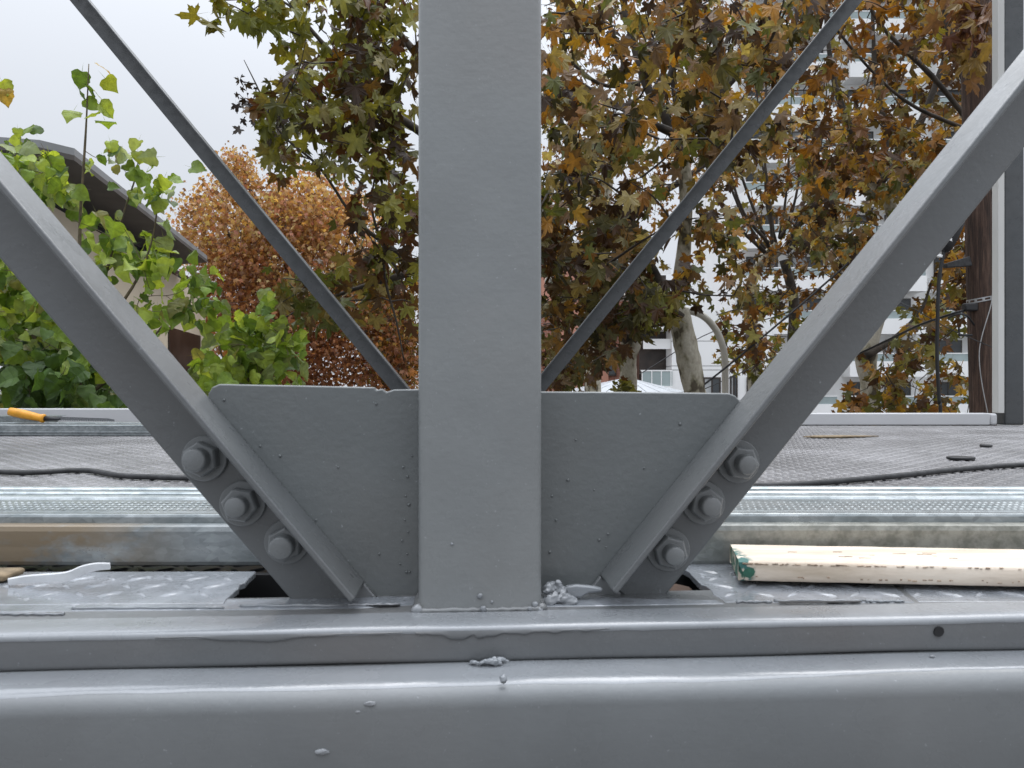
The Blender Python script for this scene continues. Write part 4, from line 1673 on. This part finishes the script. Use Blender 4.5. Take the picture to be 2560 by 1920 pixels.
def outline_small(curl, seed):
    V_ = np.array([(0, -0.1, 0), (0.32, 0.15, 0.08), (0.5, 0.5, -0.04), (0.16, 0.5, 0.03), (0.0, 1.0, -curl * 0.3), (-0.16, 0.5, 0.03), (-0.5, 0.5, -0.04), (-0.32, 0.15, 0.08)], float)
    Fc_ = np.array([(0, 1, 3), (1, 2, 3), (0, 3, 5), (3, 4, 5), (0, 5, 7), (5, 6, 7)])
    return V_, Fc_, np.ones(len(V_))


PLANE = [outline_plane(c, i) for i, c in enumerate((0.15, 0.3, 0.5, 0.7, 0.9, 1.2, 0.4, 0.6))]
HEART = [outline_heart(c, i + 30) for i, c in enumerate((0.1, 0.25, 0.4, 0.6, 0.2, 0.5))]
SMALL = [outline_small(c, i) for i, c in enumerate((0.2, 0.8, 1.4))]

PAL_PLANE = [((0.24, 0.18, 0.065), 3.2), ((0.33, 0.27, 0.13), 2.4), ((0.34, 0.17, 0.03), 1.6), ((0.10, 0.09, 0.03), 2.2), ((0.11, 0.12, 0.035), 1.8), ((0.17, 0.10, 0.045), 2.0),
             ((0.22, 0.10, 0.022), 1.3), ((0.34, 0.20, 0.03), 0.7), ((0.045, 0.025, 0.014), 3.4), ((0.20, 0.13, 0.08), 1.0), ((0.05, 0.045, 0.015), 2.4)]
PAL_OLIVE = [((0.10, 0.042, 0.018), 1.6), ((0.04, 0.022, 0.012), 1.4), ((0.13, 0.135, 0.025), 3.0), ((0.20, 0.19, 0.04), 2.8), ((0.075, 0.075, 0.018), 2.0), ((0.12, 0.065, 0.018), 1.2), ((0.19, 0.16, 0.06), 1.0), ((0.05, 0.032, 0.014), 1.2), ((0.18, 0.17, 0.03), 1.0)]
PAL_GOLD = [((0.27, 0.15, 0.03), 1.8), ((0.36, 0.22, 0.035), 1.3), ((0.22, 0.10, 0.02), 2.2), ((0.15, 0.065, 0.018), 2.2), ((0.13, 0.10, 0.025), 1.6), ((0.06, 0.03, 0.014), 3.0), ((0.09, 0.06, 0.022), 2.0), ((0.17, 0.15, 0.03), 1.0)]
PAL_GREEN = [((0.185, 0.275, 0.045), 2.4), ((0.29, 0.37, 0.07), 1.8), ((0.085, 0.145, 0.03), 2.0), ((0.22, 0.27, 0.12), 1.0), ((0.20, 0.20, 0.07), 0.4)]
PAL_DGREEN = [((0.07, 0.13, 0.03), 2.4), ((0.10, 0.17, 0.045), 1.6), ((0.045, 0.085, 0.022), 2.0), ((0.15, 0.21, 0.08), 0.6)]
PAL_ORANGE = [((0.42, 0.23, 0.10), 3), ((0.50, 0.32, 0.14), 2.2), ((0.22, 0.11, 0.05), 2.4), ((0.44, 0.20, 0.13), 1.4), ((0.50, 0.38, 0.16), 1.0)]
PAL_RUST = [((0.30, 0.14, 0.075), 3), ((0.22, 0.08, 0.035), 2), ((0.40, 0.18, 0.075), 2), ((0.15, 0.06, 0.03), 1.2)]


def pick(pal):
    t = sum(w_ for _, w_ in pal)
    r = random.random() * t
    for c, w_ in pal:
        r -= w_
        if r <= 0: return c
    return pal[-1][0]


_meshcache = {}


def leaf_mesh(kind, vi, ci, col, mat, templ):
    key = (kind, vi, ci)
    if key in _meshcache: return _meshcache[key]
    V_, Fc_, vc = templ[vi]
    me = bpy.data.meshes.new('leaf')
    me.from_pydata(V_.tolist(), [], Fc_.tolist())
    at = me.color_attributes.new('Col', 'FLOAT_COLOR', 'POINT')
    cc = np.ones((len(V_), 4), np.float32)
    cc[:, :3] = np.array(col)[None, :] * vc[:, None]
    at.data.foreach_set('color', cc.ravel())
    me.materials.append(mat)
    _meshcache[key] = me
    return me


def leaf_basis(hang=0.7, face=0.25):
    t = Vector((random.gauss(0, 1), random.gauss(0, 1), random.gauss(0, 1))).normalized() * (1 - hang) + Vector((0, 0, -1)) * hang
    t = (t + Vector((random.gauss(0, .35), random.gauss(0, .35), random.gauss(0, .25)))).normalized()
    nn = Vector((random.gauss(0, 1), random.gauss(0, 1) - face * 2.5, random.gauss(0, 1) * 0.6 + 0.7)).normalized()
    nn = (nn - t * nn.dot(t))
    if nn.length < 0.05: nn = t.orthogonal()
    nn.normalize()
    xx = t.cross(nn).normalized()
    return xx, t, nn


def make_tree(label, cat, base, limbs, zones, kind, templ, mat, name='plane_tree', n_parts=300, twig_mat=M_twig, trunk_mat=M_bark, limb_mat=M_limb, group=None,
              hang=0.6, leaf_per=(4, 8), spread=0.35, trunk_count=1, twig_r=0.006, sprigs=()):
    leaf_k = 1.42 if kind == 'plane' and n_parts else (1.2 if kind == 'plane' else 1.0)
    root = empty(name, base, label, cat, group)
    nodes = []
    tb, lb = MB(), MB()
    for i, (pts, rad) in enumerate(limbs):
        sp_ = smooth_path(pts, 5)
        rs = np.interp(np.linspace(0, 1, len(sp_)), np.linspace(0, 1, len(rad)), rad)
        rs = [max(0.003, r * (1 + 0.07 * math.sin(7 * k + i) + random.uniform(-.05, .05))) for k, r in enumerate(rs)]
        (tb if i < trunk_count else lb).tube(sp_, rs, 12 if i < trunk_count else 7)
        skip = 0 if i >= trunk_count else len(sp_) // 3
        nodes += [tuple(p) for p in sp_[skip:]]
    if tb.v: tb.build('trunk', trunk_mat, root, smooth=True)
    if lb.v:
        lo_ = lb.build('limb', limb_mat, root, smooth=True)
    # clusters
    cl = []
    for z in zones:
        (shape, cnt, d0, d1, pal, size) = z
        k = 0
        tries = 0
        while k < cnt and tries < cnt * 60:
            tries += 1
            if shape[0] == 'e':
                _, cx_, cy_, rx, ry = shape
                a = random.random() * 6.283
                q = math.sqrt(random.random())
                x, y = cx_ + rx * q * math.cos(a), cy_ + ry * q * math.sin(a)
            else:
                _, poly = shape
                xs_ = [p[0] for p in poly]
                ys_ = [p[1] for p in poly]
                x, y = random.uniform(min(xs_), max(xs_)), random.uniform(min(ys_), max(ys_))
                inside = False
                j = len(poly) - 1
                for i in range(len(poly)):
                    xi, yi = poly[i]
                    xj, yj = poly[j]
                    if (yi > y) != (yj > y) and x < (xj - xi) * (y - yi) / (yj - yi) + xi: inside = not inside
                    j = i
                if not inside: continue
            d = random.uniform(d0, d1)
            cl.append((P(x, y, d), pal, size))
            k += 1
    nodes = np.array(nodes) if nodes else np.array([tuple(base)])
    order = sorted(range(len(cl)), key=lambda i: float(np.min(np.sum((nodes - np.array(cl[i][0])) ** 2, 1))))
    tw = MB()
    leaves = []
    ext = [nodes]
    arr = nodes
    buf = []
    for i in order:
        c, pal, size = cl[i]
        if len(buf) >= 12:
            arr = np.vstack([arr, np.array(buf)])
            buf = []
        dd = arr - np.array(c)
        # prefer starting from below
        cost = np.sum(dd ** 2, 1) + np.maximum(0, dd[:, 2]) ** 2 * 1.5
        s = Vector(arr[int(np.argmin(cost))])
        L_ = (Vector(c) - s).length
        mid_ = s.lerp(c, 0.5) + Vector((random.gauss(0, .06), random.gauss(0, .06), random.gauss(0.03, .05))) * L_
        path = smooth_path([s, mid_, c], 3)
        r0_ = min(0.02, twig_r * (0.8 + L_ * 0.9))
        tw.tube(path, [r0_ + (twig_r * 0.5 - r0_) * k / (len(path) - 1) for k in range(len(path))], 4, cap=False)
        buf += [tuple(p) for p in path[1:]]
        nl = random.randint(*leaf_per)
        for k in range(nl):
            t = random.uniform(0.6, 1.0)
            seg = path[min(len(path) - 1, int(t * (len(path) - 1)))]
            pos = seg + Vector((random.gauss(0, 1), random.gauss(0, 1), random.gauss(-0.3, 1))) * spread * size * 1.1
            leaves.append((pos, size * leaf_k * random.uniform(0.55, 1.2), pal))
    for (pos, sz, pal) in sprigs: leaves.append((pos, sz, pal))
    if tw.v:
        t_ = tw.build('twig', twig_mat, root)
        t_['kind'] = 'stuff'
    # leaves: the ones that show largest are objects of their own
    def show(lf):
        p, s_, _ = lf
        if p.y < 0.5: return 0
        x = abs(p.x / p.y) * F
        z = p.z / p.y * F
        if x > 1290 or z > 970 or z < -90: return 0
        return s_ / p.y
    leaves.sort(key=show, reverse=True)
    arrV, arrF, arrC = [], [], []
    c_ = 0
    bl = Vector(base)
    for i, (pos, s_, pal) in enumerate(leaves):
        vi = random.randrange(len(templ))
        xx, t, nn = leaf_basis(hang)
        if i < n_parts:
            ci = random.randrange(len(pal))
            col = pick(pal)
            ci = [c0 for c0, _ in pal].index(col)
            me = leaf_mesh(kind + str(id(pal)), vi, ci, col, mat, templ)
            o_ = bpy.data.objects.new('leaf', me)
            C.objects.link(o_)
            o_.parent = root
            M4 = Matrix(((xx.x, t.x, nn.x, 0), (xx.y, t.y, nn.y, 0), (xx.z, t.z, nn.z, 0), (0, 0, 0, 1)))
            q = M4.to_quaternion()
            o_.rotation_mode = 'QUATERNION'
            o_.rotation_quaternion = q
            o_.location = pos - bl
            o_.scale = (s_, s_, s_)
        else:
            V_, Fc_, vc = templ[vi]
            R_ = np.array([tuple(xx), tuple(t), tuple(nn)])
            arrV.append((V_ * s_) @ R_ + np.array(pos))
            arrF.append(Fc_ + c_)
            c_ += len(V_)
            col = np.array(pick(pal)) * random.uniform(0.8, 1.2)
            arrC.append(col[None, :] * vc[:, None])
    if arrV:
        f_ = fast_mesh('foliage', np.concatenate(arrV), np.concatenate(arrF), mat, root, np.concatenate(arrC))
        f_['kind'] = 'stuff'
    return root


def tr(pts, d):
    """path given as picture spots with distance"""
    return [P(p[0], p[1], p[2] if len(p) > 2 else d) for p in pts]


# --- A: main pale plane trunk with a knuckled head
make_tree('plane tree with the palest mottled leaning trunk, just left of the curved lamp post', 'tree', P(1790, 0, 8) * 1.0 + Vector((0, 0, GZ - P(1790, 0, 8).z)),
          [(tr([(1800, 2160), (1785, 1300), (1748, 1040), (1736, 975), (1722, 900), (1700, 800), (1690, 770), (1700, 700), (1712, 600), (1715, 480), (1708, 400), (1702, 350)], 8), [0.16, 0.15, 0.13, 0.122, 0.118, 0.135, 0.09, 0.075, 0.072, 0.068, 0.068, 0.085]),
           (tr([(1700, 800), (1672, 770), (1640, 690), (1600, 610, 7.6), (1560, 500, 7.4)], 7.9), [0.07, 0.06, 0.045, 0.035, 0.02]),
           (tr([(1705, 370), (1660, 290), (1610, 200), (1570, 60), (1540, -80)], 8), [0.075, 0.06, 0.042, 0.034, 0.03]),
           (tr([(1700, 360), (1690, 250), (1672, 120), (1668, -40)], 8.1), [0.05, 0.038, 0.03, 0.026]),
           (tr([(1640, 260), (1680, 180), (1712, 60), (1730, -60)], 7.8), [0.045, 0.036, 0.032, 0.028]),
           (tr([(1712, 350), (1755, 300), (1800, 235), (1860, 160), (1910, 20), (1925, -60)], 7.9), [0.06, 0.05, 0.035, 0.028, 0.022, 0.018]),
           (tr([(1740, 320), (1765, 260), (1810, 120), (1860, 0)], 7.6), [0.035, 0.028, 0.022, 0.014]),
           (tr([(1700, 340), (1610, 300), (1500, 240), (1380, 160)], 7.7), [0.045, 0.034, 0.025, 0.018]),
           (tr([(1600, 210), (1500, 210), (1400, 130)], 7.6), [0.03, 0.02, 0.012]),
           (tr([(1720, 335), (1800, 300), (1900, 310), (2050, 300)], 7.5), [0.03, 0.018, 0.012, 0.008])],
          [(('p', [(1340, -60), (1700, -60), (1760, 250), (1720, 560), (1560, 640), (1340, 680)]), 112, 5.4, 8.4, PAL_PLANE, 0.20),
           (('p', [(1700, -60), (2050, -60), (1990, 330), (1780, 480), (1700, 300)]), 78, 5.4, 8.2, PAL_PLANE, 0.20),
           (('e', 1640, 740, 100, 90), 18, 6.6, 7.8, PAL_OLIVE, 0.2),
           (('e', 1800, 620, 120, 190), 22, 7.2, 8.6, PAL_PLANE, 0.18),
           (('e', 1880, 880, 45, 80), 8, 8.0, 9.0, PAL_GOLD, 0.18)],
          'plane', PLANE, M_leaf, leaf_per=(5, 9), twig_r=0.009)

# --- B: second trunk with dark hanging leaves
make_tree('plane tree with short stout trunk and dark brown hanging leaves, beside the brick building', 'tree', P(1560, 0, 9) + Vector((0, 0, GZ - P(1560, 0, 9).z)),
          [(tr([(1580, 1990), (1575, 1100), (1571, 970), (1572, 900), (1578, 850), (1570, 800)], 9), [0.15, 0.11, 0.095, 0.095, 0.12, 0.07]),
           (tr([(1575, 850), (1530, 790), (1545, 700), (1560, 610), (1510, 520), (1450, 400), (1420, 250), (1400, 60)], 8.8), [0.08, 0.07, 0.075, 0.07, 0.06, 0.05, 0.04, 0.03]),
           (tr([(1580, 850), (1620, 800), (1630, 740), (1600, 660), (1570, 560)], 8.7), [0.06, 0.045, 0.04, 0.03, 0.02]),
           (tr([(1600, 690), (1570, 620), (1530, 590)], 8.4), [0.06, 0.055, 0.04]),
           (tr([(1420, 985), (1425, 880), (1410, 780), (1390, 640), (1360, 500)], 9.3), [0.05, 0.05, 0.04, 0.03, 0.02])],
          [(('p', [(1340, 560), (1560, 520), (1660, 620), (1640, 800), (1560, 860), (1480, 930), (1340, 965)]), 120, 6.2, 9.0, [((0.07, 0.035, 0.016), 3), ((0.12, 0.075, 0.03), 2), ((0.10, 0.09, 0.03), 2), ((0.05, 0.045, 0.018), 2), ((0.22, 0.12, 0.03), 1), ((0.15, 0.125, 0.05), 1.5)], 0.19),
           (('p', [(1340, 150), (1600, 300), (1560, 600), (1340, 700)]), 48, 7.0, 9.2, PAL_PLANE, 0.19),
           (('e', 1430, 930, 80, 40), 10, 8.2, 9.2, PAL_OLIVE, 0.17),
           (('e', 1565, 965, 30, 20), 6, 8.4, 8.8, PAL_OLIVE, 0.17)],
          'plane', PLANE, M_leaf, leaf_per=(4, 8), group=None)

# --- C: right trunk near the pole
make_tree('plane tree with blotched trunk and golden leaves just left of the utility pole', 'tree', P(2180, 0, 9.5) + Vector((0, 0, GZ - P(2180, 0, 9.5).z)),
          [(tr([(2190, 1950), (2180, 1200), (2175, 1060), (2172, 960), (2165, 890), (2185, 830), (2215, 720), (2240, 600), (2220, 500), (2180, 445)], 9.5), [0.15, 0.13, 0.115, 0.11, 0.125, 0.09, 0.075, 0.07, 0.07, 0.085]),
           (tr([(2180, 450), (2130, 330), (2090, 220), (2070, 100), (2060, -60)], 9.3), [0.06, 0.045, 0.035, 0.028, 0.02]),
           (tr([(2190, 450), (2215, 350), (2190, 200), (2180, 0)], 9.2), [0.05, 0.04, 0.03, 0.02]),
           (tr([(2200, 460), (2290, 330), (2360, 150), (2420, -60)], 9.0), [0.05, 0.04, 0.03, 0.02]),
           (tr([(2420, 300), (2330, 190), (2200, 60), (2150, -60)], 8.0), [0.03, 0.026, 0.022, 0.016]),
           (tr([(2440, 260), (2380, 110), (2350, -60)], 7.6), [0.04, 0.035, 0.03]),
           (tr([(2430, 330), (2260, 250), (2120, 110), (2030, -20)], 8.2), [0.022, 0.018, 0.014, 0.01]),
           (tr([(2165, 890), (2230, 850), (2300, 780), (2330, 700)], 9.3), [0.05, 0.035, 0.02, 0.012])],
          [(('p', [(1990, -60), (2440, -60), (2440, 260), (2350, 360), (2200, 420), (2000, 420)]), 170, 7.0, 10.5, PAL_GOLD, 0.185),
           (('p', [(2380, -40), (2500, -40), (2480, 130), (2400, 160)]), 16, 5.2, 6.2, [((0.17, 0.09, 0.05), 2), ((0.2, 0.13, 0.04), 2), ((0.12, 0.05, 0.03), 1.5)], 0.2),
           (('p', [(2000, 400), (2400, 340), (2340, 520), (2220, 640), (2060, 700), (1980, 600)]), 125, 8.0, 10.5, PAL_PLANE, 0.18),
           (('p', [(2150, 900), (2280, 760), (2425, 640), (2425, 820), (2300, 900), (2425, 900), (2425, 1060), (2080, 1060)]), 90, 7.2, 10.0, PAL_GOLD + [((0.11, 0.11, 0.03), 3)], 0.17),
           (('e', 2400, 660, 40, 120), 14, 7.0, 8.0, PAL_GOLD, 0.17)],
          'plane', PLANE, M_leaf, leaf_per=(4, 8))

# --- E: thin many-shooted tree in the middle distance
limbs = [(tr([(1900, 1850), (1893, 1100), (1888, 960), (1880, 850), (1872, 740), (1900, 660), (1945, 620)], 12), [0.13, 0.12, 0.11, 0.1, 0.085, 0.08, 0.11])]
rs_ = random.Random(9)
for k in range(13):
    x = 1945 + (k - 6) * 5 + rs_.uniform(-6, 6)
    xe = 1945 + (k - 6) * 36 + rs_.uniform(-30, 30)
    ye = rs_.uniform(180, 420)
    limbs.append((tr([(x, 615 + rs_.uniform(-25, 25)), (x + (xe - x) * 0.55 + rs_.uniform(-14, 14), 500 + rs_.uniform(-25, 25)), (xe, ye), (xe + rs_.uniform(-20, 20), ye - 120)], 12 + rs_.uniform(-.5, .5)), [0.03, 0.02, 0.014, 0.006]))
limbs.append((tr([(1975, 985), (1978, 880), (1985, 760), (1960, 650)], 12.3), [0.09, 0.085, 0.08, 0.08]))
make_tree('farther plane tree with many thin upright shoots rising from one knuckle', 'tree', P(1900, 0, 12) + Vector((0, 0, GZ - P(1900, 0, 12).z)),
          limbs,
          [(('p', [(1760, 300), (2180, 250), (2200, 600), (2050, 760), (1840, 800), (1740, 600)]), 250, 10.5, 13.5, PAL_GOLD, 0.17),
           (('p', [(1780, 780), (1990, 700), (1990, 960), (1820, 930)]), 50, 10.0, 13.0, PAL_OLIVE + PAL_GOLD[:3], 0.17)],
          'plane', PLANE, M_leaf, leaf_per=(3, 6), n_parts=300, twig_r=0.009)

# --- F: backdrop plane, farther, small leaves filling the gaps
make_tree('distant rust and gold plane crown filling the gaps high behind the palest trunk', 'tree', P(1480, 0, 17) + Vector((0, 0, GZ - P(1480, 0, 17).z)),
          [(tr([(1490, 1520), (1485, 1100), (1480, 800), (1500, 600), (1520, 420)], 17), [0.22, 0.2, 0.18, 0.16, 0.14]),
           (tr([(1520, 420), (1650, 200), (1720, 20)], 17), [0.1, 0.07, 0.04]),
           (tr([(1500, 500), (1400, 300), (1380, 60)], 17), [0.1, 0.07, 0.04]),
           (tr([(1500, 560), (1750, 420), (1950, 200)], 17), [0.1, 0.07, 0.04])],
          [(('p', [(1340, -60), (2080, -60), (2000, 300), (1760, 520), (1340, 620)]), 290, 13.0, 18.0, [((0.20, 0.085, 0.02), 3), ((0.30, 0.15, 0.03), 1.6), ((0.12, 0.055, 0.02), 2.4), ((0.42, 0.26, 0.05), 0.5), ((0.11, 0.085, 0.03), 1.2)], 0.17)],
          'plane', PLANE, M_leaf, leaf_per=(6, 10), n_parts=0, spread=0.9)

# --- D: crown left of the post
make_tree('olive and brown plane crown reaching left from behind the central post against the sky', 'tree', P(1205, 0, 6.5) + Vector((0, 0, GZ - P(1205, 0, 6.5).z)),
          [(tr([(1210, 2440), (1205, 1500), (1200, 900), (1195, 500), (1190, 200), (1180, -100)], 6.5), [0.17, 0.15, 0.12, 0.11, 0.1, 0.08]),
           (tr([(1195, 640), (1100, 660), (1000, 690), (880, 725), (760, 770), (700, 800)], 6.2), [0.05, 0.035, 0.028, 0.018, 0.010, 0.005]),
           (tr([(1195, 700), (1050, 660), (900, 560), (800, 420), (700, 330), (640, 210), (610, 150)], 5.8), [0.04, 0.02, 0.014, 0.01, 0.008, 0.005, 0.003]),
           (tr([(1190, 420), (1050, 330), (920, 230), (800, 100), (700, 0), (560, 0)], 5.7), [0.05, 0.03, 0.022, 0.015, 0.01, 0.006]),
           (tr([(1190, 300), (1080, 180), (980, 60), (900, -60)], 6), [0.05, 0.035, 0.025, 0.018]),
           (tr([(1000, 690), (960, 620), (930, 520), (940, 420)], 6), [0.018, 0.014, 0.01, 0.006]),
           (tr([(980, 470), (975, 560), (960, 680), (990, 800), (1010, 900)], 5.6), [0.012, 0.011, 0.01, 0.008, 0.005])],
          [(('p', [(700, -60), (1050, -60), (1050, 330), (860, 300), (740, 180)]), 78, 4.6, 6.4, PAL_OLIVE, 0.18),
           (('p', [(640, 240), (740, 190), (900, 300), (1050, 330), (1050, 560), (960, 500), (820, 400), (700, 400), (650, 330)]), 52, 4.8, 6.6, PAL_OLIVE, 0.165),
           (('p', [(870, 480), (1050, 540), (1050, 800), (980, 820), (900, 660)]), 24, 5.0, 6.8, PAL_OLIVE + [((0.09, 0.04, 0.018), 3)], 0.17),
           (('p', [(700, 680), (950, 660), (960, 780), (820, 790), (700, 790)]), 26, 5.4, 6.8, [((0.13, 0.10, 0.035), 2), ((0.09, 0.05, 0.02), 2), ((0.09, 0.10, 0.025), 2), ((0.2, 0.16, 0.07), 0.8)], 0.17),
           (('p', [(500, 0), (720, -50), (720, 60), (560, 40)]), 9, 4.8, 5.4, [((0.13, 0.14, 0.02), 2), ((0.17, 0.15, 0.03), 1)], 0.17),
           (('p', [(585, 180), (640, 240), (690, 330), (650, 320), (600, 260)]), 7, 5.2, 5.8, [((0.02, 0.014, 0.016), 2), ((0.04, 0.03, 0.025), 1)], 0.08)],
          'plane', PLANE, M_leaf, leaf_per=(4, 8), spread=0.42)

# --- G: orange tree
make_tree('round orange and rust leaved tree with fine leaves behind the house gable', 'tree', P(757, 0, 18) + Vector((0, 0, GZ - P(757, 0, 18).z)),
          [(tr([(757, 1500), (757, 1100), (757, 960), (758, 850), (740, 720), (700, 560)], 18), [0.13, 0.12, 0.1, 0.09, 0.08, 0.05]),
           (tr([(757, 800), (850, 650), (900, 520)], 18), [0.07, 0.05, 0.03]),
           (tr([(750, 780), (620, 650), (540, 540)], 18), [0.07, 0.05, 0.03]),
           (tr([(745, 760), (680, 560), (600, 440)], 18), [0.07, 0.05, 0.03])],
          [(('p', [(440, 560), (480, 480), (560, 420), (640, 440), (700, 520), (640, 640), (470, 660)]), 150, 16.5, 19.5, PAL_ORANGE, 0.115),
           (('e', 590, 410, 40, 36), 26, 17, 18.5, PAL_ORANGE, 0.08),
           (('e', 760, 520, 110, 80), 130, 16.5, 19.5, PAL_ORANGE, 0.115),
           (('p', [(640, 540), (900, 480), (960, 620), (960, 740), (700, 720), (600, 700)]), 230, 16.5, 19.5, PAL_ORANGE, 0.115),
           (('p', [(480, 620), (700, 620), (760, 800), (560, 860), (500, 780)]), 190, 16.5, 19.5, PAL_RUST + PAL_ORANGE[:1], 0.115),
           (('p', [(540, 760), (960, 700), (1050, 980), (560, 980)]), 380, 16, 19, PAL_RUST, 0.115),
           (('p', [(880, 700), (1050, 680), (1050, 960), (940, 960)]), 170, 16, 19, PAL_GOLD, 0.1)],
          'small', SMALL, M_oleaf, name='autumn_tree', n_parts=0, leaf_per=(22, 34), spread=1.6, twig_r=0.007)

# --- H: big green tree on the left
sprig = []


def stem_leaves(pts, n, sz, pal, d):
    for (x, y) in pts:
        sprig.append((P(x, y, d), sz * random.uniform(0.8, 1.15), pal))


PAL_TIP = [((0.36, 0.24, 0.05), 1), ((0.25, 0.30, 0.05), 1.4), ((0.30, 0.12, 0.05), 0.5)]
stem_leaves([(205, 180), (215, 215), (195, 225), (235, 225), (250, 260), (185, 275), (215, 250), (240, 285), (262, 300)], 0, 0.13, PAL_GREEN, 5.0)
stem_leaves([(245, 160), (262, 195)], 0, 0.11, PAL_TIP, 5.0)
stem_leaves([(5, 205), (12, 225), (-10, 215), (290, 370), (320, 385), (345, 380)], 0, 0.11, PAL_TIP, 5.0)
make_tree('tall leafy green tree with heart-shaped leaves on both sides of the near left brace', 'tree', P(150, 0, 5.2) + Vector((0, 0, GZ - P(150, 0, 5.2).z)),
          [(tr([(130, 2900), (128, 1200), (130, 1020), (140, 930), (125, 800), (110, 700)], 5.4), [0.06, 0.05, 0.018, 0.015, 0.012, 0.010]),
           (tr([(130, 950), (70, 800), (40, 650), (30, 420)], 5.2), [0.016, 0.012, 0.01, 0.006]),
           (tr([(200, 1000), (200, 760), (200, 560), (210, 400), (216, 300), (222, 160)], 5.0), [0.014, 0.012, 0.010, 0.008, 0.006, 0.003]),
           (tr([(200, 900), (260, 700), (300, 560), (340, 440), (345, 400)], 5.1), [0.012, 0.01, 0.007, 0.005, 0.003]),
           (tr([(210, 880), (330, 720), (380, 600), (400, 460)], 5.1), [0.012, 0.009, 0.006, 0.003]),
           (tr([(230, 980), (330, 900), (440, 780), (520, 720)], 5.1), [0.014, 0.01, 0.007, 0.004]),
           (tr([(120, 800), (100, 700), (70, 500), (68, 350)], 5.1), [0.012, 0.009, 0.006, 0.003]),
           (tr([(240, 1030), (300, 980), (260, 930)], 5.3), [0.012, 0.009, 0.006])],
          [(('p', [(10, 370), (110, 340), (145, 440), (120, 500), (40, 460)]), 17, 4.7, 5.3, PAL_GREEN, 0.12),
           (('p', [(150, 470), (240, 470), (420, 600), (520, 680), (520, 780), (420, 780), (330, 820), (250, 700), (150, 560)]), 27, 4.6, 5.5, PAL_GREEN, 0.13),
           (('p', [(275, 350), (300, 360), (330, 500), (280, 500)]), 3, 4.9, 5.2, PAL_GREEN, 0.11),
           (('p', [(335, 370), (385, 400), (420, 480), (350, 500)]), 5, 4.9, 5.3, PAL_GREEN, 0.115),
           (('e', 505, 740, 40, 60), 5, 4.9, 5.3, PAL_GREEN, 0.10),
           (('p', [(-60, 620), (30, 620), (200, 800), (260, 880), (150, 900), (-60, 860)]), 60, 4.7, 5.7, PAL_GREEN, 0.125),
           (('p', [(-60, 820), (160, 860), (240, 880), (330, 1020), (-60, 1030)]), 82, 4.6, 6.0, PAL_DGREEN, 0.13),
           (('p', [(-60, 980), (330, 990), (330, 1040), (-60, 1040)]), 24, 4.8, 6.4, PAL_GREEN + PAL_DGREEN, 0.11)],
          'heart', HEART, M_gleaf, name='green_tree', leaf_per=(4, 7), spread=0.5, trunk_mat=M_gtwig, twig_mat=M_gtwig, limb_mat=M_gtwig, hang=0.55, twig_r=0.003, sprigs=sprig)

# --- I: green sapling by the gusset
make_tree('low green sapling top showing just above the left corner of the gusset plate', 'tree', P(620, 0, 5.6) + Vector((0, 0, GZ - P(620, 0, 5.6).z)),
          [(tr([(620, 2700), (620, 1100), (620, 960), (640, 880), (660, 800)], 5.6), [0.04, 0.03, 0.012, 0.008, 0.004]),
           (tr([(620, 1000), (560, 900), (545, 850)], 5.6), [0.01, 0.007, 0.004]),
           (tr([(620, 960), (700, 880), (720, 800)], 5.6), [0.01, 0.007, 0.004])],
          [(('p', [(470, 900), (540, 840), (620, 790), (700, 770), (725, 860), (700, 1000), (500, 1000)]), 62, 5.1, 6.1, PAL_GREEN, 0.13)],
          'heart', HEART, M_gleaf, name='green_tree', leaf_per=(4, 7), spread=0.5, trunk_mat=M_gtwig, twig_mat=M_gtwig, limb_mat=M_gtwig, hang=0.5, twig_r=0.0035)
